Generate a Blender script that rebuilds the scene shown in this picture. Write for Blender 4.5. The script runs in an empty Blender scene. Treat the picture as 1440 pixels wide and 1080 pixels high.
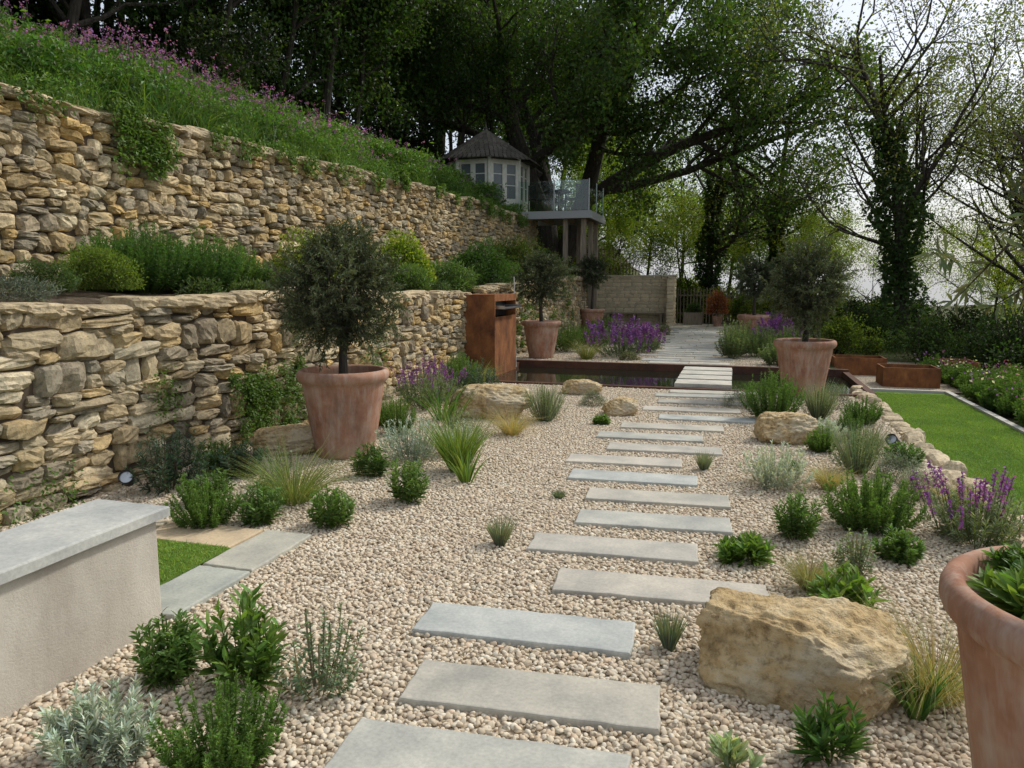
import bpy, bmesh, math, random
import numpy as np
from mathutils import Vector, noise, Matrix

rng = np.random.default_rng(11)
random.seed(5)
scn = bpy.context.scene
COL = scn.collection
scn.view_settings.view_transform = 'Standard'
scn.view_settings.look = 'None'
scn.view_settings.exposure = 0

def nrm(a):
    return a / np.maximum(np.linalg.norm(a, axis=-1, keepdims=True), 1e-9)

# ------------------------------------------------------------------ mesh builder
class MB:
    def __init__(s):
        s.V = []; s.C = []; s.F = {}; s.n = 0
    def add(s, V, F, mat=0, col=(1, 1, 1)):
        V = np.asarray(V, dtype=np.float32).reshape(-1, 3)
        c = np.asarray(col, dtype=np.float32)
        if c.ndim == 1:
            c = np.tile(c[:3], (len(V), 1))
        s.V.append(V); s.C.append(c)
        if isinstance(F, np.ndarray):
            Fs = [F]
        else:
            by = {}
            for f in F:
                by.setdefault(len(f), []).append(f)
            Fs = [np.array(v) for v in by.values()]
        for f in Fs:
            s.F.setdefault((f.shape[1], mat), []).append(f + s.n)
        s.n += len(V)
    def box(s, x0, x1, y0, y1, z0, z1, mat=0, col=(1, 1, 1)):
        V = [(x0, y0, z0), (x1, y0, z0), (x1, y1, z0), (x0, y1, z0), (x0, y0, z1), (x1, y0, z1), (x1, y1, z1), (x0, y1, z1)]
        F = [(0, 3, 2, 1), (4, 5, 6, 7), (0, 1, 5, 4), (1, 2, 6, 5), (2, 3, 7, 6), (3, 0, 4, 7)]
        s.add(V, F, mat, col)
    def mesh(s, name, mats, smooth=False):
        me = bpy.data.meshes.new(name)
        V = np.concatenate(s.V); C = np.concatenate(s.C)
        me.vertices.add(len(V)); me.vertices.foreach_set('co', V.ravel())
        loops = []; starts = []; mi = []; st = 0
        for (k, m), fl in s.F.items():
            f = np.concatenate(fl)
            loops.append(f.ravel()); starts.append(st + np.arange(len(f)) * k)
            st += f.size; mi.append(np.full(len(f), m))
        loops = np.concatenate(loops).astype(np.int32); starts = np.concatenate(starts).astype(np.int32); mi = np.concatenate(mi).astype(np.int32)
        me.loops.add(len(loops)); me.loops.foreach_set('vertex_index', loops)
        me.polygons.add(len(starts)); me.polygons.foreach_set('loop_start', starts)
        try:
            tot = np.diff(np.append(starts, len(loops))).astype(np.int32)
            me.polygons.foreach_set('loop_total', tot)
        except Exception:
            pass
        me.polygons.foreach_set('material_index', mi)
        me.polygons.foreach_set('use_smooth', np.full(len(starts), smooth))
        me.update(calc_edges=True)
        a = me.color_attributes.new('Col', 'FLOAT_COLOR', 'POINT')
        a.data.foreach_set('color', np.concatenate([C, np.ones((len(C), 1), np.float32)], 1).ravel())
        for m in mats:
            me.materials.append(m)
        me.validate()
        return me
    def obj(s, name, mats, smooth=False, loc=(0, 0, 0), parent=None):
        return mkobj(name, s.mesh(name, mats, smooth), loc, parent)

def mkobj(name, me, loc=(0, 0, 0), parent=None, rz=0, sc=1):
    o = bpy.data.objects.new(name, me)
    COL.objects.link(o)
    o.location = loc; o.rotation_euler = (0, 0, rz)
    o.scale = (sc, sc, sc) if np.isscalar(sc) else sc
    if parent is not None:
        o.parent = parent
    return o

def empty(name, loc=(0, 0, 0)):
    return mkobj(name, None, loc)

# ------------------------------------------------------------------ materials
def newmat(name):
    m = bpy.data.materials.new(name); m.use_nodes = True
    nt = m.node_tree; nt.nodes.clear()
    return m, nt
def N(nt, t, **kw):
    n = nt.nodes.new(t)
    for k, v in kw.items():
        setattr(n, k, v)
    return n
def ramp(nt, stops, interp='LINEAR'):
    r = N(nt, 'ShaderNodeValToRGB'); cr = r.color_ramp; cr.interpolation = interp
    while len(cr.elements) < len(stops):
        cr.elements.new(0.5)
    for e, (p, c) in zip(cr.elements, stops):
        e.position = p; e.color = (*c[:3], 1)
    return r
def mixc(nt, a, b, fac, mode='MIX'):
    m = N(nt, 'ShaderNodeMix', data_type='RGBA', blend_type=mode)
    for idx, v in ((0, fac), (6, a), (7, b)):
        sock = m.inputs[idx]
        if isinstance(v, bpy.types.NodeSocket):
            nt.links.new(v, sock)
        elif idx == 0:
            sock.default_value = float(v)
        else:
            sock.default_value = (*v[:3], 1)
    return m.outputs[2]
def tex(nt, scale, detail=4, rough=.6, coord='Object', sc3=None):
    tc = N(nt, 'ShaderNodeTexCoord'); n = N(nt, 'ShaderNodeTexNoise')
    src = tc.outputs[coord]
    if sc3:
        mp = N(nt, 'ShaderNodeMapping'); mp.inputs['Scale'].default_value = sc3
        nt.links.new(src, mp.inputs[0]); src = mp.outputs[0]
    nt.links.new(src, n.inputs['Vector'])
    n.inputs['Scale'].default_value = scale; n.inputs['Detail'].default_value = min(detail, 4); n.inputs['Roughness'].default_value = rough
    return n.outputs[0]
def finish(nt, col, rough=.8, bump=None, bstr=.3, bdist=.01, spec=.3, metal=0):
    b = N(nt, 'ShaderNodeBsdfPrincipled'); o = N(nt, 'ShaderNodeOutputMaterial')
    if isinstance(col, bpy.types.NodeSocket):
        nt.links.new(col, b.inputs['Base Color'])
    else:
        b.inputs['Base Color'].default_value = (*col, 1)
    b.inputs['Roughness'].default_value = rough; b.inputs['Specular IOR Level'].default_value = spec; b.inputs['Metallic'].default_value = metal
    if bump is not None:
        bp = N(nt, 'ShaderNodeBump'); bp.inputs['Strength'].default_value = bstr; bp.inputs['Distance'].default_value = bdist
        nt.links.new(bump, bp.inputs['Height']); nt.links.new(bp.outputs[0], b.inputs['Normal'])
    nt.links.new(b.outputs[0], o.inputs[0])
    return b
def attr(nt):
    a = N(nt, 'ShaderNodeAttribute'); a.attribute_name = 'Col'; return a.outputs['Color']

def leafmat(name, trans=.35, rough=.5, yl=1.5):
    m, nt = newmat(name)
    c = attr(nt)
    oi = N(nt, 'ShaderNodeObjectInfo')
    v = ramp(nt, [(0, (.8, .85, .8)), (1, (1.2, 1.12, 1.0))]); nt.links.new(oi.outputs['Random'], v.inputs[0])
    c = mixc(nt, c, v.outputs[0], 1.0, 'MULTIPLY')
    b = N(nt, 'ShaderNodeBsdfPrincipled'); nt.links.new(c, b.inputs['Base Color'])
    b.inputs['Roughness'].default_value = rough; b.inputs['Specular IOR Level'].default_value = .3
    t = N(nt, 'ShaderNodeBsdfTranslucent')
    c2 = mixc(nt, c, (yl, yl * 1.04, .65), 1.0, 'MULTIPLY'); nt.links.new(c2, t.inputs[0])
    mx = N(nt, 'ShaderNodeMixShader'); mx.inputs[0].default_value = trans
    o = N(nt, 'ShaderNodeOutputMaterial')
    nt.links.new(b.outputs[0], mx.inputs[1]); nt.links.new(t.outputs[0], mx.inputs[2]); nt.links.new(mx.outputs[0], o.inputs[0])
    return m
M_leaf = leafmat('leaf'); M_tree = leafmat('tree_leaf', .4, .5, 1.75); M_silver = leafmat('silver_leaf', .15, .7); M_petal = leafmat('petal', .3, .6)
M_silver2 = leafmat('olive_leaf', .2, .45); M_lime = leafmat('spring_leaf', .55, .5, 2.1)
def simple(name, fn):
    m, nt = newmat(name); fn(nt); return m
def f_bark(nt):
    n = tex(nt, 3, 6, .7, sc3=(6, 6, 1)); c = ramp(nt, [(.3, (.022, .018, .014)), (.7, (.085, .072, .056))]); nt.links.new(n, c.inputs[0])
    finish(nt, c.outputs[0], .9, n, .8, .04)
M_bark = simple('bark', f_bark)
def f_stone(nt):
    a = attr(nt)
    n1 = tex(nt, 9, 6, .65); r1 = ramp(nt, [(.25, (.52, .5, .47)), (.5, (1.0, .98, .93)), (.75, (1.3, 1.24, 1.1))]); nt.links.new(n1, r1.inputs[0])
    c = mixc(nt, a, r1.outputs[0], 1.0, 'MULTIPLY')
    n2 = tex(nt, 38, 4, .7); r2 = ramp(nt, [(.32, (.6, .58, .55)), (.5, (1, 1, 1)), (.8, (1.15, 1.12, 1.05))]); nt.links.new(n2, r2.inputs[0])
    c = mixc(nt, c, r2.outputs[0], 1.0, 'MULTIPLY')
    n3 = tex(nt, 1.6, 4, .75); r3 = ramp(nt, [(.54, (0, 0, 0)), (.68, (.75, .75, .75))]); nt.links.new(n3, r3.inputs[0])
    f = mixc(nt, r3.outputs[0], r1.outputs[0], .7, 'MULTIPLY')
    c = mixc(nt, c, (.22, .205, .14), f)
    finish(nt, c, .92, n2, .7, .012, .15)
M_stone = simple('limestone', f_stone)
def f_block(nt):
    a = attr(nt); n1 = tex(nt, 6, 4, .65); r1 = ramp(nt, [(.25, (.8, .78, .75)), (.75, (1.12, 1.1, 1.05))]); nt.links.new(n1, r1.inputs[0])
    finish(nt, mixc(nt, a, r1.outputs[0], 1.0, 'MULTIPLY'), .9, n1, .3, .01, .15)
M_block = simple('cream_blockstone', f_block)
def f_boulder(nt):
    n1 = tex(nt, 4, 7, .7); r1 = ramp(nt, [(.28, (.17, .115, .055)), (.42, (.45, .33, .17)), (.58, (.58, .47, .29)), (.75, (.65, .58, .42))]); nt.links.new(n1, r1.inputs[0])
    n2 = tex(nt, 30, 5, .7); r2 = ramp(nt, [(.3, (.5, .47, .42)), (.5, (1, 1, 1)), (.8, (1.15, 1.1, 1))]); nt.links.new(n2, r2.inputs[0])
    c = mixc(nt, r1.outputs[0], r2.outputs[0], 1.0, 'MULTIPLY')
    n3 = tex(nt, 2.1, 4, .6); r3 = ramp(nt, [(.52, (0, 0, 0)), (.68, (.7, .7, .7))]); nt.links.new(n3, r3.inputs[0])
    c = mixc(nt, c, (.42, .37, .28), r3.outputs[0])
    finish(nt, c, .95, n2, .9, .02, .15)
M_boulder = simple('golden_limestone', f_boulder)
def f_peb(nt):
    a = attr(nt)
    n = tex(nt, 45, 2); r2 = ramp(nt, [(.3, (.88, .88, .88)), (.7, (1.1, 1.1, 1.1))]); nt.links.new(n, r2.inputs[0])
    finish(nt, mixc(nt, a, r2.outputs[0], 1.0, 'MULTIPLY'), .9, spec=.1)
M_peb = simple('pebble', f_peb)
def f_gravel(nt):
    tc = N(nt, 'ShaderNodeTexCoord'); v = N(nt, 'ShaderNodeTexVoronoi'); v.inputs['Scale'].default_value = 34
    nt.links.new(tc.outputs['Object'], v.inputs['Vector'])
    sp = N(nt, 'ShaderNodeSeparateColor'); nt.links.new(v.outputs['Color'], sp.inputs[0])
    r = ramp(nt, [(0, (.48, .39, .28)), (.3, (.6, .51, .38)), (.5, (.65, .57, .44)), (.75, (.54, .45, .33)), (1, (.69, .62, .49))]); nt.links.new(sp.outputs[0], r.inputs[0])
    d = ramp(nt, [(.25, (1, 1, 1)), (.75, (.45, .41, .35))]); nt.links.new(v.outputs['Distance'], d.inputs[0])
    c = mixc(nt, r.outputs[0], d.outputs[0], .8, 'MULTIPLY')
    inv = N(nt, 'ShaderNodeMath', operation='SUBTRACT'); inv.inputs[0].default_value = 1; nt.links.new(v.outputs['Distance'], inv.inputs[1])
    finish(nt, c, .9, inv.outputs[0], .8, .02, .2)
M_gravel = simple('gravel', f_gravel)
def f_slab(nt):
    a = attr(nt); n = tex(nt, 3.5, 6, .65); r = ramp(nt, [(.3, (.72, .73, .73)), (.7, (1.18, 1.15, 1.08))]); nt.links.new(n, r.inputs[0])
    c = mixc(nt, a, r.outputs[0], 1.0, 'MULTIPLY')
    n2 = tex(nt, 60, 4, .7); r2 = ramp(nt, [(.3, (.82, .82, .82)), (.7, (1.1, 1.1, 1.1))]); nt.links.new(n2, r2.inputs[0])
    c = mixc(nt, c, r2.outputs[0], 1.0, 'MULTIPLY')
    finish(nt, c, .8, n, .25, .01, .3)
M_slab = simple('sandstone_slab', f_slab)
def f_terra(nt):
    n = tex(nt, 3, 6, .7); r = ramp(nt, [(.3, (.24, .11, .07)), (.5, (.36, .19, .12)), (.72, (.46, .31, .23))]); nt.links.new(n, r.inputs[0])
    n2 = tex(nt, 2.5, 5, .7, sc3=(5, 5, .8)); r2 = ramp(nt, [(.45, (0, 0, 0)), (.72, (.7, .7, .7))]); nt.links.new(n2, r2.inputs[0])
    c = mixc(nt, r.outputs[0], (.48, .4, .33), r2.outputs[0])
    n4 = tex(nt, 1.3, 5, .7, sc3=(3, 3, 1.5)); r4 = ramp(nt, [(.5, (0, 0, 0)), (.72, (.6, .6, .6))]); nt.links.new(n4, r4.inputs[0])
    c = mixc(nt, c, (.17, .12, .095), r4.outputs[0])
    n3 = tex(nt, 70, 3); finish(nt, c, .85, n3, .2, .004, .2)
M_terra = simple('terracotta', f_terra)
def f_corten(nt):
    n = tex(nt, 4, 7, .7, sc3=(1, 1, .6)); r = ramp(nt, [(.3, (.09, .038, .02)), (.5, (.2, .08, .032)), (.75, (.36, .155, .055))]); nt.links.new(n, r.inputs[0])
    finish(nt, r.outputs[0], .8, n, .15, .005, .2)
M_corten = simple('corten_steel', f_corten)
def f_corten2(nt):
    n = tex(nt, 4, 7, .7); r = ramp(nt, [(.3, (.05, .024, .017)), (.7, (.13, .055, .03))]); nt.links.new(n, r.inputs[0])
    finish(nt, r.outputs[0], .7, n, .15, .005, .3)
M_corten2 = simple('corten_edging', f_corten2)
def f_render(nt):
    n = tex(nt, 2.5, 6, .7, sc3=(1, 1, .5)); r = ramp(nt, [(.3, (.4, .36, .3)), (.65, (.58, .54, .46))]); nt.links.new(n, r.inputs[0])
    n2 = tex(nt, 90, 5, .8); finish(nt, r.outputs[0], .95, n2, .6, .008, .1)
M_render = simple('lime_render', f_render)
def f_ground(nt):
    n = tex(nt, .8, 7, .7); r = ramp(nt, [(.3, (.035, .05, .015)), (.5, (.07, .08, .03)), (.7, (.09, .07, .045))]); nt.links.new(n, r.inputs[0])
    n2 = tex(nt, 20, 5, .8); finish(nt, r.outputs[0], .95, n2, .8, .05, .1)
M_ground = simple('ground', f_ground)
def f_soil(nt):
    n = tex(nt, 6, 7, .75); r = ramp(nt, [(.3, (.05, .038, .025)), (.55, (.13, .1, .07)), (.75, (.3, .25, .18))]); nt.links.new(n, r.inputs[0])
    n2 = tex(nt, 30, 5, .8); finish(nt, r.outputs[0], .95, n2, 1, .03, .1)
M_soil = simple('soil', f_soil)
def f_lawn(nt):
    n = tex(nt, 2.5, 6, .7); r = ramp(nt, [(.3, (.1, .19, .03)), (.7, (.21, .33, .06))]); nt.links.new(n, r.inputs[0])
    n2 = tex(nt, 150, 3, .8); finish(nt, r.outputs[0], .9, n2, 1, .02, .1)
M_lawn = simple('lawn', f_lawn)
M_dark = simple('dark_joint', lambda nt: finish(nt, (.09, .07, .05), .95, spec=.05))
def f_wood(nt):
    n = tex(nt, 4, 5, .6, sc3=(8, 8, .6)); r = ramp(nt, [(.3, (.16, .13, .095)), (.7, (.34, .28, .21))]); nt.links.new(n, r.inputs[0])
    finish(nt, r.outputs[0], .8, n, .3, .01)
M_wood = simple('weathered_wood', f_wood)
def f_paint(nt):
    n = tex(nt, 8, 4); r = ramp(nt, [(.3, (.6, .58, .5)), (.7, (.76, .74, .66))]); nt.links.new(n, r.inputs[0]); finish(nt, r.outputs[0], .6)
M_paint = simple('cream_paint', f_paint)
def f_shingle(nt):
    a = attr(nt); n = tex(nt, 12, 5); r = ramp(nt, [(.3, (.7, .7, .7)), (.7, (1.2, 1.2, 1.2))]); nt.links.new(n, r.inputs[0])
    finish(nt, mixc(nt, a, r.outputs[0], 1.0, 'MULTIPLY'), .85, n, .4, .01)
M_shingle = simple('shingle', f_shingle)
M_pane = simple('window_pane', lambda nt: finish(nt, (.12, .14, .15), .15, spec=.6))
M_steel = simple('steel', lambda nt: finish(nt, (.45, .46, .46), .3, metal=.9))
M_black = simple('black_metal', lambda nt: finish(nt, (.02, .02, .022), .45))
M_concrete = simple('concrete_edge', lambda nt: finish(nt, (.5, .48, .43), .8, tex(nt, 30), .3))
def f_water(nt):
    n = tex(nt, 5, 3, .5); finish(nt, (.012, .016, .01), .03, n, .06, .02, .6)
M_water = simple('pool_water', f_water)
def f_glass(nt):
    t = N(nt, 'ShaderNodeBsdfTransparent'); t.inputs[0].default_value = (.85, .93, .9, 1)
    gl = N(nt, 'ShaderNodeBsdfGlossy'); gl.inputs['Roughness'].default_value = .03
    mx = N(nt, 'ShaderNodeMixShader'); mx.inputs[0].default_value = .06
    o = N(nt, 'ShaderNodeOutputMaterial'); nt.links.new(t.outputs[0], mx.inputs[1]); nt.links.new(gl.outputs[0], mx.inputs[2]); nt.links.new(mx.outputs[0], o.inputs[0])
M_glass = simple('balustrade_glass', f_glass)

# ------------------------------------------------------------------ foliage primitives
def vary(col, n, a=.3, hue=.12, r=rng):
    c = np.tile(np.array(col, float), (n, 1)) * (1 + a * r.uniform(-1, 1, (n, 1)))
    c[:, 0] *= 1 + hue * r.uniform(-1, 1.6, n); c[:, 2] *= 1 + hue * r.uniform(-1, 1, n)
    return np.clip(c, 0, 1)
UP = np.array([0, 0, 1.])
def add_leaves(mb, C, A, L, W, col, mat=0, fine=False, droop=.15, r=rng, rnd=.6):
    n = len(C); A = nrm(A)
    L = np.broadcast_to(np.asarray(L, float), (n,))[:, None] * r.uniform(.7, 1.2, (n, 1))
    W = np.broadcast_to(np.asarray(W, float), (n,))[:, None] * r.uniform(.8, 1.15, (n, 1))
    side = nrm(np.cross(A, UP + rnd * r.normal(size=(n, 3)))); nr = np.cross(side, A)
    nr *= np.sign(nr[:, 2:3] + 1e-6)
    if not fine:
        P = np.stack([C, C + .45 * L * A + .5 * W * side + .12 * W * nr, C + L * A - droop * L * nr, C + .45 * L * A - .5 * W * side + .12 * W * nr], 1)
        F = np.arange(n)[:, None] * 4 + np.array([0, 1, 2, 3])
        mb.add(P.reshape(-1, 3), F, mat, np.repeat(col, 4, 0))
    else:
        def q(s): return C + s * L * A - droop * L * nr * s * s
        P = np.stack([q(0), q(.3) + .42 * W * side + .1 * W * nr, q(.68) + .36 * W * side + .08 * W * nr, q(1), q(.68) - .36 * W * side + .08 * W * nr, q(.3) - .42 * W * side + .1 * W * nr, q(.3), q(.68)], 1)
        b = np.arange(n)[:, None] * 8
        T = np.concatenate([b + np.array(t) for t in ((0, 1, 6), (0, 6, 5), (7, 2, 3), (4, 7, 3))])
        Q = np.concatenate([b + np.array(t) for t in ((6, 1, 2, 7), (5, 6, 7, 4))])
        n0 = mb.n
        mb.add(P.reshape(-1, 3), T, mat, np.repeat(col, 8, 0))
        mb.F.setdefault((4, mat), []).append(Q + n0)
def blades(mb, B, D, L, W, droop, col, segs=4, mat=0, r=rng, out=.5):
    n = len(B); D = nrm(D); L = np.broadcast_to(np.asarray(L, float), (n,))[:, None] * r.uniform(.65, 1.15, (n, 1))
    H = D.copy(); H[:, 2] = 0; H = nrm(H + 1e-4)
    dr = np.broadcast_to(np.asarray(droop, float), (n,))[:, None] * r.uniform(.4, 1.5, (n, 1))
    side = nrm(np.cross(D, UP + .4 * r.normal(size=(n, 3))))
    W = np.broadcast_to(np.asarray(W, float), (n,))[:, None]
    pts = []
    for i in range(segs + 1):
        s = i / segs
        c = B + D * L * s + H * dr * L * out * s * s - UP * dr * L * s ** 2.2
        w = W * .5 * max(.06, (1 - s ** 1.6)) * (.6 + .4 * min(1, s * 4))
        pts += [c - side * w, c + side * w]
    P = np.stack(pts, 1); k = 2 * (segs + 1); b = np.arange(n)[:, None] * k
    F = np.concatenate([b + np.array([2 * i, 2 * i + 1, 2 * i + 3, 2 * i + 2]) for i in range(segs)])
    mb.add(P.reshape(-1, 3), F, mat, np.repeat(col, k, 0))
def tube(mb, pts, rad, sides=6, mat=0, col=(1, 1, 1)):
    pts = np.array(pts, float); n = len(pts)
    t = nrm(np.gradient(pts, axis=0)); ref = np.array([.3, .9, .1]) if abs(t[0][2]) > .7 else UP
    u = nrm(np.cross(t, ref)); v = np.cross(t, u)
    a = np.linspace(0, 2 * math.pi, sides, endpoint=False)
    P = pts[:, None, :] + (u[:, None, :] * np.cos(a)[None, :, None] + v[:, None, :] * np.sin(a)[None, :, None]) * np.array(rad)[:, None, None]
    F = []
    for i in range(n - 1):
        for j in range(sides):
            k = (j + 1) % sides; F.append((i * sides + j, i * sides + k, (i + 1) * sides + k, (i + 1) * sides + j))
    mb.add(P.reshape(-1, 3), np.array(F), mat, col)
def stemplant(mb, w, h, nst, nlv, L, W, col, up=.6, fine=True, stemcol=(.08, .12, .04), mat=0, droop=.2, sw=.003, tipl=1.35):
    r = rng
    a = r.uniform(0, 6.283, nst); rr = np.sqrt(r.uniform(0, 1, nst))
    base = np.stack([np.cos(a) * rr * w * .14, np.sin(a) * rr * w * .14, np.zeros(nst)], 1)
    hh = h * r.uniform(.6, 1.02, nst) * (1 - .4 * rr ** 2)
    tip = np.stack([np.cos(a) * rr * w * .45, np.sin(a) * rr * w * .45, hh], 1)
    mid = np.stack([np.cos(a) * rr * w * .38, np.sin(a) * rr * w * .38, hh * .4], 1)
    def q(s): return (1 - s) ** 2 * base[:, None] + 2 * s * (1 - s) * mid[:, None] + s * s * tip[:, None]
    s5 = np.linspace(0, 1, 5)[None, :, None]
    P = q(s5)
    sd = np.stack([-np.sin(a), np.cos(a), 0 * a], 1)[:, None, :] * sw
    V = np.stack([P - sd, P + sd], 2).reshape(-1, 3)
    F = np.concatenate([np.arange(nst)[:, None] * 10 + np.array([2 * i, 2 * i + 1, 2 * i + 3, 2 * i + 2]) for i in range(4)])
    mb.add(V, F, mat, stemcol)
    s = r.uniform(.12, 1, (nst, nlv)) ** .8; s = s[:, :, None]
    C = q(s); T = nrm(2 * (1 - s) * (mid - base)[:, None] + 2 * s * (tip - mid)[:, None])
    R = r.normal(size=C.shape); R = nrm(R - T * np.sum(R * T, -1, keepdims=True))
    A = nrm(R + T * (up + s * .5))
    n = nst * nlv
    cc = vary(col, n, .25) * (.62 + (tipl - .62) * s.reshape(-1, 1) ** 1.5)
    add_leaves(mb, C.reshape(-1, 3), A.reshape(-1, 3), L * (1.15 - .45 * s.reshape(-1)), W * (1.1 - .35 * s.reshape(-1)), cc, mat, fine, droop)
    return tip
def lumpy(n, rx, ry, rz, seed=0, shell=.55, lump=.28):
    r = rng; d = nrm(r.normal(size=(n, 3)))
    f = np.zeros(n); rs = np.random.default_rng(seed)
    for i in range(7):
        k = rs.normal(size=3) * 2.6; f += np.sin(d @ k * 1.5 + rs.uniform(0, 6)) / 7 * 2
    rad = (shell + (1 - shell) * r.uniform(0, 1, n) ** .5) * (1 + lump * f)
    return d, d * rad[:, None] * np.array([rx, ry, rz]), rad
def leafball(mb, c, rx, ry, rz, n, L, W, col, mat=0, seed=0, fine=False, shell=.5, lump=.3, half=False):
    d, P, rad = lumpy(n, rx, ry, rz, seed, shell, lump)
    if half:
        P[:, 2] = np.abs(P[:, 2]); d[:, 2] = np.abs(d[:, 2])
    A = nrm(d + .9 * rng.normal(size=(n, 3)) + UP * .3)
    sh = np.clip((rad - .45) / .6, .35, 1.15)[:, None]  # shade inside the bush put into leaf colour: inner leaves darker
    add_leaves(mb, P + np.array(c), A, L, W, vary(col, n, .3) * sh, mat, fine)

G1 = (.095, .175, .042); G2 = (.065, .13, .035); SV = (.4, .47, .41); OL = (.08, .108, .06)
def plant(kind, x, y, w, h, z=0, name=None):
    mb = MB(); mats = [M_leaf, M_petal]; nm = 'herb_plant'
    if z == 0: w *= 1.18; h *= 1.12
    if kind == 'herbA':
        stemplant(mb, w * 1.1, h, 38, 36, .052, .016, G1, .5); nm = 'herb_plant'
    elif kind == 'broad':
        stemplant(mb, w * 1.1, h * 1.05, 26, 18, .09, .03, (.12, .21, .045), .9); nm = 'leafy_perennial'
    elif kind == 'wispy':
        stemplant(mb, w, h * 1.05, 30, 32, .028, .013, (.15, .22, .14), .4, stemcol=(.14, .12, .1)); nm = 'rue_plant'
    elif kind == 'fern':
        k = max(1, w / .4)
        stemplant(mb, w * 1.15, h * 1.05, int(75 * k), 75, .024 * k ** .5, .009 * k ** .5, (.1, .19, .045), .6, fine=False); nm = 'fennel_plant'
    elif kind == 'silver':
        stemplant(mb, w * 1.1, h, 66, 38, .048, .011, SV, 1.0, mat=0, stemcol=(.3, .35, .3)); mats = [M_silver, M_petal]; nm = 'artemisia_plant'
    elif kind == 'mound':
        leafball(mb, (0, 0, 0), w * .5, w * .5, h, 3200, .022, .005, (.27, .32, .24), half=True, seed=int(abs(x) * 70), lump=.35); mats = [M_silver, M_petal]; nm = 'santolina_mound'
    elif kind == 'pale':
        stemplant(mb, w, h, 8, 9, .08, .025, (.3, .38, .24), 1.2); nm = 'lambs_ear_plant'
    elif kind == 'rosette':
        stemplant(mb, w, h, 16, 18, .08, .02, (.08, .16, .035), 1.1); nm = 'rosette_plant'
    elif kind in ('stipa', 'stipaF', 'grassy', 'kniph', 'strap', 'lav'):
        prm = {'stipa': (800, .0022, .9, (.34, .32, .17), .6), 'stipaF': (300, .006, .9, (.22, .26, .1), .45), 'grassy': (560, .004, .8, (.18, .24, .08), .5),
               'kniph': (420, .006, .55, (.16, .25, .05), .4), 'strap': (34, .017, .5, (.11, .2, .05), .45), 'lav': (320, .005, .12, (.17, .22, .16), .4)}[kind]
        n = prm[0]; a = rng.uniform(0, 6.283, n); rr = np.sqrt(rng.uniform(0, 1, n))
        B = np.stack([np.cos(a) * rr * w * .13, np.sin(a) * rr * w * .13, 0 * a], 1)
        D = np.stack([np.cos(a) * rr * prm[4] * w / h, np.sin(a) * rr * prm[4] * w / h, .9 + 0 * a], 1)
        blades(mb, B, D, h * 1.1 * (1 + .2 * (prm[2] > .4)), prm[1] * (1.2 if h > .45 else 1), prm[2] * .55, vary(prm[3], n, .35, .25), 5)
        nm = {'stipa': 'feather_grass', 'stipaF': 'feather_grass', 'grassy': 'grass_clump', 'kniph': 'kniphofia_plant', 'strap': 'iris_plant', 'lav': 'lavender_plant'}[kind]
        if kind == 'lav' and w > .24:
            stemplant(mb, w * 1.1, h, 60, 36, .03, .007, (.25, .3, .22), .8, fine=False)
    elif kind in ('erys', 'erysF'):
        far = kind == 'erysF'
        tip = stemplant(mb, w * 1.1, h * .72, 80, 40, .06 if far else .055, .014 if far else .011, (.15, .2, .13), .8, fine=not far)
        n = 38 if not far else 75
        ti = tip[rng.integers(0, len(tip), n)] + rng.normal(size=(n, 3)) * w * .07
        for t in ti:
            hh = h * rng.uniform(.18, .34); k = 26
            s = rng.uniform(0, 1, k)
            ax = nrm(np.array([t[0], t[1], 1.2 * w]))
            C = t + np.outer(s * hh, ax); A = rng.normal(size=(k, 3)); A[:, 2] += .3
            add_leaves(mb, C, A, .024 if not far else .05, .018 if not far else .04, vary((.25, .09, .4), k, .35), 1, False)
            tube(mb, [t - ax * .1, t + ax * hh], [.003, .002], 3, 0, (.1, .14, .07))
        nm = 'purple_wallflower'
    elif kind == 'dark':
        stemplant(mb, w * 1.1, h, 44, 50, .06, .012, (.065, .115, .075), .5, stemcol=(.1, .06, .06)); nm = 'euphorbia_plant'
    elif kind == 'dome':
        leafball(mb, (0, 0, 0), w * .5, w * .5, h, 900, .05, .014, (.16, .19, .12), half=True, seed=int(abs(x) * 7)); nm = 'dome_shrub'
    elif kind == 'bushF' or kind == 'fernF':
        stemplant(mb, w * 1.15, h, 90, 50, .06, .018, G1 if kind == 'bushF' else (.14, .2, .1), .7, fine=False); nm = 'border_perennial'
    o = mb.obj(name or nm, mats, False, (x, y, z)); o.rotation_euler[2] = rng.uniform(0, 6.28)
    return o

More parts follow.
